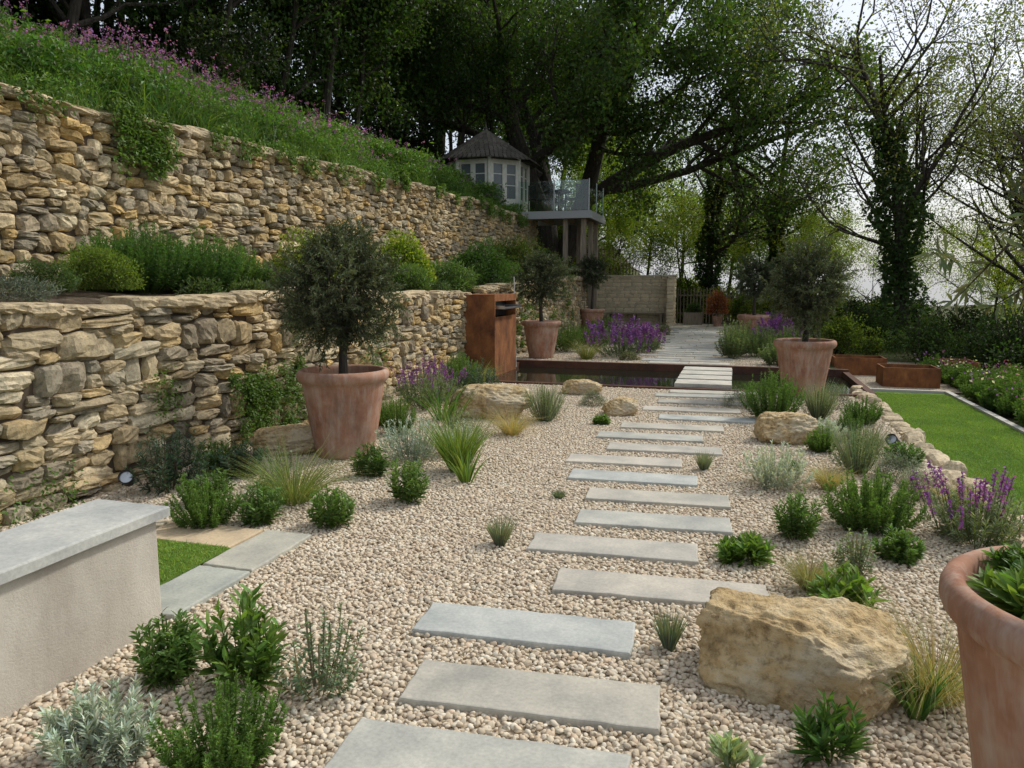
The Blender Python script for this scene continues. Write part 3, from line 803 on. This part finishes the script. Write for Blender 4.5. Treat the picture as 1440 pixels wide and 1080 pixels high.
for (x, y, w, h, c) in ((-5.75, 6.3, .8, .72, (.075, .155, .035)), (-5.8, 7.3, .85, .74, (.085, .165, .04)), (-5.6, 6.9, .7, .6, (.07, .145, .035)), (-5.9, 6.0, .6, .62, (.075, .155, .035)), (-5.8, 7.9, .6, .55, G2), (-6.1, 6.7, .8, .75, G2)):
    mb = MB(); stemplant(mb, w * 1.5, h * 1.05, 150, 60, .05, .014, c, .6, fine=False); mb.obj('upper_bed_shrub', [M_leaf], loc=(x, y, 1.5))
bush('upper_bed_shrub', -5.3, 8.3, 1.45, .4, .4, .3, 2600, .05, .015, (.09, .16, .05))
bush('euphorbia_shrub', -5.9, 9.9, 1.5, .6, .65, .68, 5600, .07, .02, (.15, .21, .03), ((.3, .36, .04), 500, .05))
bush('euphorbia_shrub', -5.7, 12.4, 1.5, .5, .55, .8, 5600, .07, .022, (.18, .27, .03), ((.4, .48, .05), 800, .05))
bush('upper_bed_shrub', -5.2, 11.2, 1.45, .45, .6, .35, 3500, .08, .02, (.08, .15, .04))
bush('upper_bed_shrub', -5.4, 13.6, 1.45, .6, .7, .45, 3500, .1, .02, (.09, .17, .05))
bush('upper_bed_shrub', -5.5, 15.8, 1.5, .7, .8, .8, 6500, .08, .025, (.06, .13, .03))
bush('upper_bed_shrub', -5.4, 17.6, 1.5, .6, .8, .5, 5000, .08, .025, (.08, .15, .03))
bush('upper_bed_shrub', -5.8, 19.6, 1.6, .8, 1.2, 1.0, 8000, .08, .028, (.12, .17, .03))
bush('upper_bed_shrub', -5.7, 22.2, 1.6, .8, 1.2, .8, 6000, .09, .028, (.08, .14, .03))
for i in range(16):
    y = rng.uniform(4, 22); bush('low_bed_plant', rng.uniform(-5.5, -5.0), y, 1.44, .22, .25, rng.uniform(.1, .25), 900, .05, .014, (.1, .16, .06))

def creeper(name, xf, y0, y1, z0, z1, n, L=.035, col=G1, seed=0):
    mb = MB(); rs = np.random.default_rng(seed)
    k = 26; cy = rs.uniform(y0, y1, k); cz = rs.uniform(z0, z1, k); cr = rs.uniform(.06, .17, k)
    j = rs.integers(0, k, n); a = rs.uniform(0, 6.28, n); q = np.sqrt(rs.uniform(0, 1, n)) * cr[j]
    P = np.stack([xf + rs.uniform(-.01, .09, n), cy[j] + np.cos(a) * q, np.clip(cz[j] + np.sin(a) * q * 1.4, .01, None)], 1)
    A = np.stack([rs.uniform(.2, 1, n), rs.normal(size=n) * .6, rs.normal(size=n) * .5 - .2], 1)
    add_leaves(mb, P, A, L, L * .6, vary(col, n, .3), 0, True)
    mb.obj(name, [M_leaf], False)
creeper('wall_creeper', -4.6, 6.0, 7.2, .05, .75, 5200, seed=1)
creeper('wall_creeper', -4.58, 6.9, 8.3, 1.12, 1.5, 3600, col=(.12, .15, .07), seed=2)
creeper('wall_creeper', -4.6, 5.0, 5.3, .5, .8, 260, seed=3)
creeper('wall_creeper', -4.6, 8.6, 9.2, .4, 1.1, 500, seed=4)
creeper('wall_creeper', -4.6, 3.6, 4.2, .0, .25, 300, seed=5)
creeper('trailing_campion', -6.58, 6.9, 7.7, 2.95, 3.5, 2600, L=.05, seed=6)
creeper('trailing_campion', -6.58, 4.2, 6.2, 3.3, 3.5, 900, L=.05, seed=7)
creeper('trailing_campion', -6.58, 8.5, 12.5, 3.4, 3.62, 1600, L=.05, seed=17)
creeper('trailing_campion', -6.58, 13, 24, 3.55, 3.8, 2200, L=.07, seed=18)
creeper('wall_creeper', -4.66, 15, 22, .2, 1.5, 1500, L=.06, seed=8)

# ------------------------------------------------------------------ wildflower bank
def clump(seed, fl, h=.5, leafy=900, lw=.07):
    mb = MB(); n = 420
    a = rng.uniform(0, 6.283, n); rr = np.sqrt(rng.uniform(0, 1, n)) * .55
    B = np.stack([np.cos(a) * rr, np.sin(a) * rr, 0 * a - .05], 1); D = rng.normal(size=(n, 3)) * .3 + UP
    blades(mb, B, D, h, .012, .5, vary((.1, .195, .045), n, .4, .25), 3)
    n = leafy; P = np.stack([rng.normal(size=n) * .26, rng.normal(size=n) * .26, rng.uniform(0, h * .95, n)], 1)
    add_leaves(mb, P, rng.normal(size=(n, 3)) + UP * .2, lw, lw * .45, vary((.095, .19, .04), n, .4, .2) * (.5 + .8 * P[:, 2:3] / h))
    for i in range(fl):
        b = np.array([rng.normal() * .28, rng.normal() * .28, 0]); t = b + np.array([rng.normal() * .05, rng.normal() * .05, h * rng.uniform(1.0, 1.45)])
        tube(mb, [b, t], [.004, .003], 3, 0, (.09, .13, .05))
        k = 7; add_leaves(mb, t + rng.normal(size=(k, 3)) * .018, rng.normal(size=(k, 3)) + UP * .4, .032, .028, vary((.42, .18, .52), k, .25), 1)
    return mb.mesh('bank_clump', [M_leaf, M_petal])
CL0 = [clump(i, 0, .42) for i in range(2)] + [clump(4, 2, .62, 1500, .1)]; CL1 = [clump(i, 17, .55, 1100) for i in range(3)]; CL2 = [clump(9, 8, .45)]
bankE = empty('wildflower_bank')
for i in range(420):
    y = 2.5 + 27 * rng.uniform() ** 1.2; x = -6.92 - 4.0 * rng.uniform() ** .9
    pf = .5 if (y < 14 and x < -7.2) else .12
    m = random.choice(CL1) if rng.random() < pf else (CL2[0] if rng.random() < .25 else random.choice(CL0))
    s = rng.uniform(.55, 1.2) * (.66 if x > -7.3 else 1)
    mkobj('bank_clump', m, (x, y, float(hgt(x, y)) - .03), bankE, rng.uniform(0, 6.28), s)
bordE = empty('flower_border')
FB = []
for c, k in (((.4, .12, .28), 12), ((.28, .1, .4), 16), ((.7, .65, .6), 14), ((.1, .16, .05), 10), ((.12, .18, .05), 10)):
    mb = MB(); stemplant(mb, .6, .42, 60, 34, .06, .02, G1, .7, fine=False)
    P = np.stack([rng.normal(size=k) * .17, rng.normal(size=k) * .17, rng.uniform(.3, .46, k)], 1); add_leaves(mb, P, rng.normal(size=(k, 3)) + UP, .04, .035, vary(c, k), 1)
    FB.append(mb.mesh('border_plant', [M_leaf, M_petal]))
for i in range(100):
    x = rng.uniform(3.65, 5.0); y = rng.uniform(3, 16); mkobj('border_plant', random.choice(FB), (x, y, float(hgt(x, y))), bordE, rng.uniform(0, 6.28), rng.uniform(.6, 1.2))

# ------------------------------------------------------------------ trees
def rotdir(d, ang, rs):
    p = nrm(np.cross(d, rs.normal(size=3))); return nrm(d * math.cos(ang) + p * math.sin(ang))
def branch(mb, p, d, L, r, lvl, cfg, rs, tw):
    n = cfg['seg'][lvl]; pts = [p]; rad = [r]
    for i in range(n):
        d = nrm(d + rs.normal(size=3) * cfg['wob'][lvl] + UP * cfg['up'][lvl]); p = p + d * L / n; pts.append(p); rad.append(max(.004, r * (1 - cfg['tap'][lvl] * (i + 1) / n)))
    tube(mb, pts, rad, cfg['sides'][lvl], 1)
    if lvl >= cfg['max'] - 1: tw.append(np.array(pts[1:]))
    if lvl < cfg['max']:
        for k in range(cfg['kids'][lvl]):
            s = rs.uniform(cfg['lo'][lvl], 1); f = s * n; i = min(int(f), n - 1); q = pts[i] * (1 - f + i) + pts[i + 1] * (f - i)
            dd = nrm(pts[i + 1] - pts[i]); nd = rotdir(dd, cfg['ang'][lvl] * rs.uniform(.7, 1.25), rs)
            rr = rad[i] * .55
            branch(mb, q, nd, L * cfg['rat'][lvl] * rs.uniform(.7, 1.2) * (1.15 - .4 * s), rr, lvl + 1, cfg, rs, tw)
CFG = dict(seg=(8, 5, 4, 3), wob=(.06, .14, .2, .25), up=(.04, .07, .03, 0), tap=(.75, .8, .85, .8), sides=(9, 6, 4, 3), max=3, kids=(14, 5, 4, 0), lo=(.32, .25, .2, 0), ang=(1.05, .8, .8, 0), rat=(.42, .5, .5, 0))
def leafup(mb, tw, per, sig, L, W, col, rs):
    P = np.concatenate(tw); n = len(P) * per
    C = np.repeat(P, per, 0) + rs.normal(size=(n, 3)) * sig
    hv = np.repeat(rs.uniform(.7, 1.25, len(P)), per)[:, None]
    A = rs.normal(size=(n, 3)); A[:, 2] -= .3
    add_leaves(mb, C, A, L, W, vary(col, n, .3, .2) * hv, 0, rnd=1.2)
def treemesh(name, seed, H, r, per, sig, L, col, cfg=CFG, W=None, lean=0, mat=None):
    rs = np.random.default_rng(seed); mb = MB(); tw = []
    branch(mb, np.array([0, 0, -.3]), nrm(np.array([lean, 0, 1.])), H, r, 0, cfg, rs, tw)
    if per: leafup(mb, tw, per, sig, L, W or L * .6, col, rs)
    return mb.mesh('tree_' + name, [mat or M_tree, M_bark])
tA = treemesh('a', 1, 14, .2, 13, .35, .21, (.04, .075, .021))
tB = treemesh('b', 2, 13, .17, 13, .35, .21, (.048, .087, .023))
c2 = dict(CFG); c2['lo'] = (.12, .2, .2, 0); c2['kids'] = (16, 5, 4, 0)
tC = treemesh('c', 3, 8, .11, 10, .3, .12, (.14, .2, .045), c2, mat=M_lime)
tD = treemesh('d', 4, 9, .13, 12, .3, .13, (.1, .165, .038), c2, mat=M_lime)
tF = treemesh('f', 8, 9, .12, 13, .32, .16, (.052, .1, .026), c2)
c3 = dict(CFG); c3['kids'] = (13, 6, 5, 0); c3['lo'] = (.3, .2, .2, 0); c3['rat'] = (.5, .5, .5, 0); c3['wob'] = (.09, .2, .25, .3)
tE = treemesh('e', 6, 10, .17, 5, .18, .09, (.13, .17, .05), c3)
def shrubmesh(seed, col, n=5000, L=.12, mat=None):
    mb = MB(); rs = np.random.default_rng(seed)
    for i in range(9):
        c = rs.normal(size=3) * np.array([.7, .7, .35]) + np.array([0, 0, 1.1]); s = rs.uniform(.5, .95)
        leafball(mb, c, s, s, s * .9, n // 9, L, L * .55, np.array(col) * rs.uniform(.7, 1.25), seed=seed * 10 + i, shell=.4, lump=.4)
    for i in range(8): tube(mb, [(0, 0, -.2), rs.normal(size=3) * .4 + np.array([0, 0, .8]), rs.normal(size=3) * .6 + np.array([0, 0, 1.8])], [.04, .025, .01], 4, 1)
    return mb.mesh('shrub', [mat or M_tree, M_bark])
sA = shrubmesh(1, (.055, .105, .028)); sB = shrubmesh(2, (.12, .18, .04), mat=M_lime); sC = shrubmesh(3, (.036, .063, .024)); sD = shrubmesh(4, (.16, .21, .055), 4000, L=.11, mat=M_lime)

wood = empty('woodland_trees')
def put(m, x, y, s, e=wood, nm='tree', dz=0):
    mkobj(nm, m, (x, y, float(hgt(x, y)) + dz), e, rng.uniform(0, 6.28), s)
rs = np.random.default_rng(77)
for i in range(34):
    x = -12.5 - 16 * rs.uniform() ** 1.1; y = rs.uniform(3, 46)
    put(tA if rs.random() < .5 else tB, x, y, rs.uniform(.75, 1.1))
for (x, y, s, m) in ((-11.2, 9.4, .8, tA), (-11.8, 7.0, .8, tF), (-12, 11.5, .9, tF), (-11.2, 14.5, .75, tF), (-11.6, 17.5, .85, tF), (-11.2, 19.5, .8, tB), (-11.5, 21.5, .8, tF), (-11.8, 25, .9, tF), (-10.5, 28, .75, tF), (-12.5, 5.2, .9, tF), (-13, 13, 1, tF), (-13, 23, 1, tF)):
    put(m, x, y, s)
for i in range(9):
    x = rs.uniform(-20, -8); y = rs.uniform(38, 50)
    put([tA, tB, tF][rs.integers(3)], x, y, rs.uniform(.75, 1.0))
for (x, y, s, m) in ((-6.5, 35, .7, tD), (-4.2, 38, .85, tC), (-2.2, 36, .6, tC), (-.4, 40, .8, tD), (1.5, 37, .6, tC), (3.4, 40, .65, tC), (-3, 44, 1.0, tD), (-7, 43, 1.1, tD), (0.5, 46, .9, tC), (3, 34.5, .5, tD), (-5, 33.8, .5, tC)):
    put(m, x, y, s)
for (x, y, s, m) in ((5.5, 27, .95, tE), (8.5, 25, 1.0, tE), (7.0, 19.5, .85, tE), (11, 30, 1.1, tE), (14, 26, 1.0, tE), (3.6, 31, .5, tC), (6.5, 34, .55, tC), (10.5, 20, .5, tD), (9, 15, .42, tC), (13, 18, .9, tE), (17, 24, .6, tD), (7.2, 11.5, .36, tD), (12, 13, .5, tD), (16, 33, .7, tC), (9.5, 33, .6, tC), (20, 40, .9, tE), (13, 40, .9, tE), (11.5, 24, .6, tD), (15, 22, .6, tC)):
    put(m, x, y, s)
shr = empty('understorey_shrubs')
for i in range(50):
    x = -11 - 9 * rs.uniform(); y = rs.uniform(4, 44); put(sA if rs.random() < .5 else sC, x, y, rs.uniform(.6, 1.1), shr, 'shrub')
for i in range(34):
    x = rs.uniform(-10, 6); y = rs.uniform(33.2, 41); put([sA, sB, sD, sB][rs.integers(4)], x, y, rs.uniform(.6, 1.15), shr, 'shrub')
for i in range(74):
    y = rs.uniform(5, 38); x = 5.4 + 12 * rs.uniform() ** 1.3
    put([sA, sC, sB, sC, sA][rs.integers(5)], x, y, rs.uniform(.5, 1.05), shr, 'shrub', -.2)
for (x, y, s, m) in ((2.5, 20, .5, sB), (3.3, 22, .6, sA), (2.6, 26, .7, sB), (1.4, 29, .7, sD), (.4, 31, .6, sB), (3.8, 25, .7, sC), (4.2, 19, .5, sA), (-1.0, 33.5, .7, sD), (-5.5, 28, .6, sB), (-6.8, 27.5, .7, sB), (-6.5, 33.5, 1.0, sD), (2.5, 31.5, .9, sD)):
    put(m, x, y, s, shr, 'shrub')

def ivytree(x, y, H, r, seed, lean=0, ivyH=.6, per=3, ivr=.45):
    rs2 = np.random.default_rng(seed); mb = MB(); tw = []
    branch(mb, np.array([0, 0, -.5]), nrm(np.array([lean, 0, 1.])), H, r, 0, c3, rs2, tw)
    leafup(mb, tw, per, .18, .09, .06, (.13, .17, .055), rs2)
    rs3 = np.random.default_rng(seed); d = nrm(np.array([lean, 0, 1.])); p = np.array([0, 0, -.5]); pts = [p]
    for i in range(8):
        d = nrm(d + rs3.normal(size=3) * c3['wob'][0] + UP * c3['up'][0]); p = p + d * H / 8; pts.append(p)
    pts = np.array(pts); n = 8000; s = rs3.uniform(0, ivyH, n) * 8; i = s.astype(int); f = (s - i)[:, None]
    q = pts[i] * (1 - f) + pts[i + 1] * f; a = rs3.uniform(0, 6.28, n)
    rad = ivr * (.55 + .45 * np.sin(s * 2.3 + seed) * .6 + .2 * np.sin(a * 3 + s * 5)) * (1 - .35 * s / 8) * rs3.uniform(.5, 1.25, n) + .1
    D = np.stack([np.cos(a), np.sin(a), 0 * a], 1)
    add_leaves(mb, q + D * rad[:, None], D + rs3.normal(size=(n, 3)) * .6 - UP * .4, .12, .1, vary((.05, .095, .03), n, .4), 0, rnd=1.2)
    mb.obj('ivy_clad_tree', [M_tree, M_bark], False, (x, y, float(hgt(x, y))))
ivytree(4.6, 23.5, 10, .22, 31, .02, .72, 4, .8)
ivytree(7.2, 22, 10, .18, 32, .15, .45, 4, .45)
ivytree(-1.2, 34.5, 10, .22, 33, .0, .7, 5, .6)
ivytree(10.5, 26, 11, .2, 34, -.1, .5, 4, .45)
ivytree(1.8, 33, 10, .2, 35, .05, .6, 4, .5)

rs = np.random.default_rng(5); mb = MB(); tw = []
co = dict(seg=(7, 6, 5, 3), wob=(.12, .16, .22, .25), up=(.0, .02, .0, -.03), tap=(.7, .8, .85, .8), sides=(10, 7, 5, 3), max=3, kids=(9, 6, 6, 0), lo=(.25, .2, .15, 0), ang=(.9, .8, .8, 0), rat=(.5, .5, .5, 0))
tube(mb, [(0, 0, -1), (0, 0, .2), (-.02, 0, 1.2), (-.1, .0, 2.2)], [.75, .56, .5, .48], 14, 1)
tube(mb, [(.3, .2, -1), (.5, .2, .6), (1.0, .2, 1.8), (1.5, .1, 3.2)], [.5, .42, .4, .36], 12, 1)
for (p, d, L, r) in (((-.1, 0, 2.2), (-.25, 0, 1), 9, .44), ((-.1, 0, 2.4), (.1, .4, 1), 9, .3), ((1.5, .1, 3.2), (.1, .1, 1), 8.5, .33), ((1.5, .1, 3.0), (1.2, -.1, .75), 9.5, .27), ((1.6, .1, 3.4), (1.3, .2, .35), 9.5, .2),
                     ((-.3, 0, 4), (-1, -.3, .6), 7, .2), ((1.5, 0, 3.6), (.7, -1, .8), 7, .2), ((0, 0, 5), (.6, -.9, .7), 7, .2)):
    branch(mb, np.array(p, float), nrm(np.array(d, float)), L, r, 0, co, rs, tw)
leafup(mb, tw, 8, .28, .16, .1, (.05, .1, .025), rs)
mb.obj('oak_tree', [M_tree, M_bark], False, (-7.2, 29.2, float(hgt(-7.2, 29.2))))

# ------------------------------------------------------------------ summerhouse
SH = empty('summerhouse', (-8.3, 24.9, 3.75))
mb = MB(); R = 1.42; Hh = 1.95
cs = [(R * math.cos(math.radians(22.5 + 45 * i)), R * math.sin(math.radians(22.5 + 45 * i))) for i in range(8)]
def obox(mb, p, q, t, z0, z1, mat, s0=0, s1=1, off=0):
    p = np.array(p); q = np.array(q); d = q - p; L = np.linalg.norm(d); d = d / L; n = np.array([d[1], -d[0]])
    a = p + d * L * s0 + n * off; b_ = p + d * L * s1 + n * off
    V = []
    for z in (z0, z1):
        for w in (a - n * t, b_ - n * t, b_ + n * t, a + n * t): V.append((w[0], w[1], z))
    mb.add(V, [(0, 3, 2, 1), (4, 5, 6, 7), (0, 1, 5, 4), (1, 2, 6, 5), (2, 3, 7, 6), (3, 0, 4, 7)], mat)
for i in range(8):
    p, q = cs[i], cs[(i + 1) % 8]
    obox(mb, p, q, .03, 0, .55, 0); obox(mb, p, q, .035, Hh - .22, Hh, 0, off=.002); obox(mb, p, q, .04, .55, .64, 0)
    obox(mb, p, q, .01, .64, Hh - .22, 1, .02, .98)
    for s in (.05, .5, .95): obox(mb, p, q, .045, .64, Hh - .22, 0, s - .075, s + .075)
    for z in (1.05, 1.4): obox(mb, p, q, .016, z, z + .03, 0, .12, .88)
    tube(mb, [(p[0] * 1.01, p[1] * 1.01, 0), (p[0] * 1.01, p[1] * 1.01, Hh)], [.07, .07], 8, 0)
mb.obj('walls_and_windows', [M_paint, M_pane], parent=SH)
mb = MB(); nC = 12
for k in range(nC):
    r0 = 1.85 * (1 - k / nC) + .02; r1 = 1.85 * (1 - (k + 1) / nC) - .01; z0 = Hh - .05 + 1.15 * (k / nC); z1 = Hh - .05 + 1.15 * ((k + 1) / nC) + .035
    for i in range(8):
        a0 = math.radians(22.5 + 45 * i); a1 = a0 + math.radians(45); m = max(1, int(9 * (1 - k / nC)))
        for j in range(m):
            def pt(rr, t, z):
                A = np.array([math.cos(a0), math.sin(a0)]) * rr; B_ = np.array([math.cos(a1), math.sin(a1)]) * rr; c = A * (1 - t) + B_ * t; return (c[0], c[1], z)
            t0, t1 = j / m + .01, (j + 1) / m - .01; col = np.array([.1, .09, .075]) * rng.uniform(.7, 1.3)
            V = [pt(r0, t0, z0), pt(r0, t1, z0), pt(max(r1, .01), t1, z1), pt(max(r1, .01), t0, z1), pt(r0, t0, z0 - .03), pt(r0, t1, z0 - .03)]
            mb.add(V, [(0, 1, 2, 3), (4, 5, 1, 0)], 0, col)
lathe(mb, [(.01, Hh - .08), (1.62, Hh - .07), (.01, Hh + .98)], 8, 0, col=(.05, .05, .04))
tube(mb, [(0, 0, Hh + 1.0), (0, 0, Hh + 1.15), (0, 0, Hh + 1.2), (0, 0, Hh + 1.38)], [.07, .06, .03, .01], 8, 0, (.1, .09, .08))
mb.obj('roof', [M_shingle], parent=SH)
mb = MB(); lathe(mb, [(.01, -.6), (1.7, -.6), (1.7, 0.02), (.01, 0.02)], 8); mb.obj('base', [M_wood], parent=SH)

# ------------------------------------------------------------------ deck
DK = empty('raised_deck')
mb = MB(); dz = 3.78
for i in range(16):
    x = -6.85 + i * .145; mb.box(x, x + .138, 23.95, 26.6, dz + .12, dz + .15, 0)
mb.box(-6.9, -4.5, 23.9, 23.95, dz - .08, dz + .16, 1); mb.box(-4.53, -4.48, 23.951, 26.65, dz - .08, dz + .16, 1); mb.box(-6.9, -4.53, 26.6, 26.65, dz - .08, dz + .155, 1)
for x in (-6.4, -5.6, -4.9): mb.box(x, x + .08, 23.96, 26.6, dz - .07, dz + .118, 0)
for (x, y) in ((-5.35, 24.2), (-4.75, 24.2), (-4.75, 25.4), (-4.75, 26.4), (-5.35, 26.4)): mb.box(x - .07, x + .07, y - .07, y + .07, -.1 if x > -4.85 else 1.3, dz - .081, 0)
mb.obj('deck_frame', [M_wood, simple('fascia', lambda nt: finish(nt, (.36, .37, .37), .5))], parent=DK)
mb = MB()
for (a, b_) in (((-6.85, 23.98), (-5.7, 23.98)), ((-5.68, 23.98), (-4.55, 23.98)), ((-4.55, 24.0), (-4.55, 25.3)), ((-4.55, 25.32), (-4.55, 26.6))): obox(mb, a, b_, .006, dz + .18, dz + 1.12, 0)
mb.obj('glass_balustrade', [M_glass], parent=DK)
mb = MB()
for (x, y) in ((-6.86, 23.98), (-5.69, 23.98), (-4.55, 23.98), (-4.55, 25.31), (-4.55, 26.62)): tube(mb, [(x, y, dz + .1), (x, y, dz + 1.15)], [.02, .02], 8)
mb.obj('balustrade_posts', [M_steel], parent=DK)
def chair(x, y, z, rz):
    mb = MB()
    for (a, b_) in ((-.22, -.2), (.22, -.2), (-.22, .22), (.22, .22)): tube(mb, [(a, b_, 0), (a * .95, b_, .45 if b_ < 0 else .92)], [.014, .014], 6)
    mb.box(-.23, .23, -.22, .23, .43, .46)
    for k in range(6): mb.box(-.2 + k * .075, -.175 + k * .075, .205, .225, .46, .88)
    mb.box(-.23, .23, .2, .23, .88, .92)
    for s in (-.24, .22): mb.box(s, s + .02, -.2, .2, .64, .66)
    o = mb.obj('patio_chair', [M_black], loc=(x, y, z)); o.rotation_euler[2] = rz
chair(-6.4, 24.6, dz + .15, 2.4); chair(-5.2, 24.7, dz + .15, -1.9); chair(-5.9, 25.7, dz + .15, .2)
mb = MB(); lathe(mb, [(.01, .70), (.45, .70), (.46, .72), (.45, .74), (.01, .74)], 24)
for a in range(4): tube(mb, [(.3 * math.cos(a * 1.57), .3 * math.sin(a * 1.57), 0), (.1 * math.cos(a * 1.57), .1 * math.sin(a * 1.57), .7)], [.015, .015], 6)
mb.obj('patio_table', [M_black], loc=(-5.8, 24.9, dz + .15))

# ------------------------------------------------------------------ seating end wall
mb = MB(); rs = np.random.default_rng(3); z = 0
def blockrow(x0, x1, y, z, h, along='x'):
    p = x0 + rs.uniform(-.2, 0)
    while p < x1:
        w = rs.uniform(.25, .5); a, b_ = max(p, x0), min(p + w, x1)
        if b_ - a > .05:
            T = TPL[rs.integers(40)] * .5 + CV5 * .5; c = np.array([.76, .65, .46]) * rs.uniform(.85, 1.08)
            if along == 'x': S = T * np.array([(b_ - a) / 2 * .99, .15, h / 2 * .975]) + np.array([(a + b_) / 2, y + rs.normal() * .004, z + h / 2])
            else: S = T * np.array([.15, (b_ - a) / 2 * .99, h / 2 * .975]) + np.array([y + rs.normal() * .004, (a + b_) / 2, z + h / 2])
            mb.add(S, CF5, 0, c)
        p += w
while z < 1.9:
    h = rs.uniform(.11, .16); blockrow(-5.8, -2.45, 31.0, z, h)
    blockrow(29.9, 30.85, -2.4, z, h, 'y')
    z += h
mb.box(-5.8, -2.45, 30.87, 31.1, 0, z - .05, 1); mb.box(-2.53, -2.3, 29.95, 30.85, 0, z - .05, 1)
for k in range(7):
    slab_mesh(mb, -5.6 + k * .5, 31, .49, .38, 0, z, z + .06, (.72, .64, .5), k)
slab_mesh(mb, -2.4, 30.4, .38, 1.0, 0, z, z + .058, (.72, .64, .5), 9)
mb.obj('stone_seat_wall', [M_block, simple('pale_mortar', lambda nt: finish(nt, (.52, .44, .32), .95))])
mb = MB()
for k in range(5): mb.box(-5.0, -2.7, 30.3 + k * .1, 30.38 + k * .1, .42, .46)
for x in (-4.9, -3.85, -2.8): mb.box(x - .05, x + .05, 30.32, 30.76, 0, .419)
mb.obj('slatted_bench', [M_wood])
mb = MB()
for i in range(10):
    for j in range(5): slab_mesh(mb, -5.6 + i * .62, 28.35 + j * .6, .6, .58, 0, -.03, .02, np.array((.58, .53, .44)) * rng.uniform(.85, 1.1), i * 10 + j)
mb.obj('patio', [M_slab])
mb = MB(); mb.box(-1.9, -1.2, 30.3, 30.34, 0, .5); mb.box(-1.9, -1.2, 30.86, 30.9, 0, .5); mb.box(-1.9, -1.86, 30.34, 30.86, 0, .5); mb.box(-1.24, -1.2, 30.34, 30.86, 0, .5); mb.box(-1.86, -1.24, 30.34, 30.86, .05, .44, 1)
mb.obj('wooden_planter', [M_wood, M_soil])
bush('box_shrub', -1.55, 30.6, .44, .3, .3, .35, 1200, .06, .03, G2)
mkobj('terracotta_pot', pot_me, (-.6, 29.6, 0), sc=.5)
bush('acer_shrub', -.6, 29.6, .38, .4, .4, .8, 1600, .09, .035, (.3, .1, .04))

def fence(x0, y0, z0, x1, y1, z1, h):
    mb = MB(); L = math.hypot(x1 - x0, y1 - y0); n = int(L / .13)
    for i in range(n):
        t = i / n; x = x0 + (x1 - x0) * t; y = y0 + (y1 - y0) * t; z = z0 + (z1 - z0) * t; hh = h * rng.uniform(.95, 1.03)
        tube(mb, [(x, y, z - .1), (x + rng.normal() * .01, y, z + hh)], [.032, .02], 5)
    for zz in (.3, .8): tube(mb, [(x0, y0 + .05, z0 + h * zz), (x1, y1 + .05, z1 + h * zz)], [.03, .03], 5)
    mb.obj('paling_fence', [M_wood])
fence(-6.2, 32.2, 2.0, -3.9, 33.0, .9, 1.5); fence(-2.3, 32.3, -.05, 1.0, 32.6, -.1, 1.5); fence(1.3, 25.2, -.4, 2.9, 25.5, -.5, 1.2); fence(1.0, 32.6, -.1, 2.0, 27, -.3, 1.3)

# ------------------------------------------------------------------ camera, sky, sun
cam = bpy.data.cameras.new('camera'); co_ = bpy.data.objects.new('camera', cam); COL.objects.link(co_)
co_.location = (0, 0, 1.6); co_.rotation_euler = (math.radians(90 - 7.6), 0, math.radians(16.5))
cam.sensor_width = 36; cam.lens = 26.25; cam.clip_start = .05; cam.clip_end = 3000
scn.camera = co_
EL, AZ = 46, 42
w = bpy.data.worlds.new('World'); scn.world = w; w.use_nodes = True; nt = w.node_tree
sky = nt.nodes.new('ShaderNodeTexSky'); sky.sky_type = 'NISHITA'; sky.sun_disc = False; sky.sun_elevation = math.radians(EL); sky.sun_rotation = math.radians(AZ); sky.dust_density = 4; sky.air_density = 1.0; sky.ozone_density = 2.0
# thin bright high cloud veiling the blue sky
haze = mixc(nt, sky.outputs[0], (6.6, 6.9, 7.3), .5)
bg = nt.nodes['Background']; nt.links.new(haze, bg.inputs[0]); bg.inputs[1].default_value = .15
sl = bpy.data.lights.new('sun', 'SUN'); sl.energy = 2.7; sl.angle = math.radians(6); sl.color = (1, .965, .9)
so = bpy.data.objects.new('sun', sl); COL.objects.link(so)
e, a = math.radians(EL), math.radians(AZ); d = Vector((math.sin(a) * math.cos(e), math.cos(a) * math.cos(e), math.sin(e)))
so.rotation_euler = d.to_track_quat('Z', 'Y').to_euler()
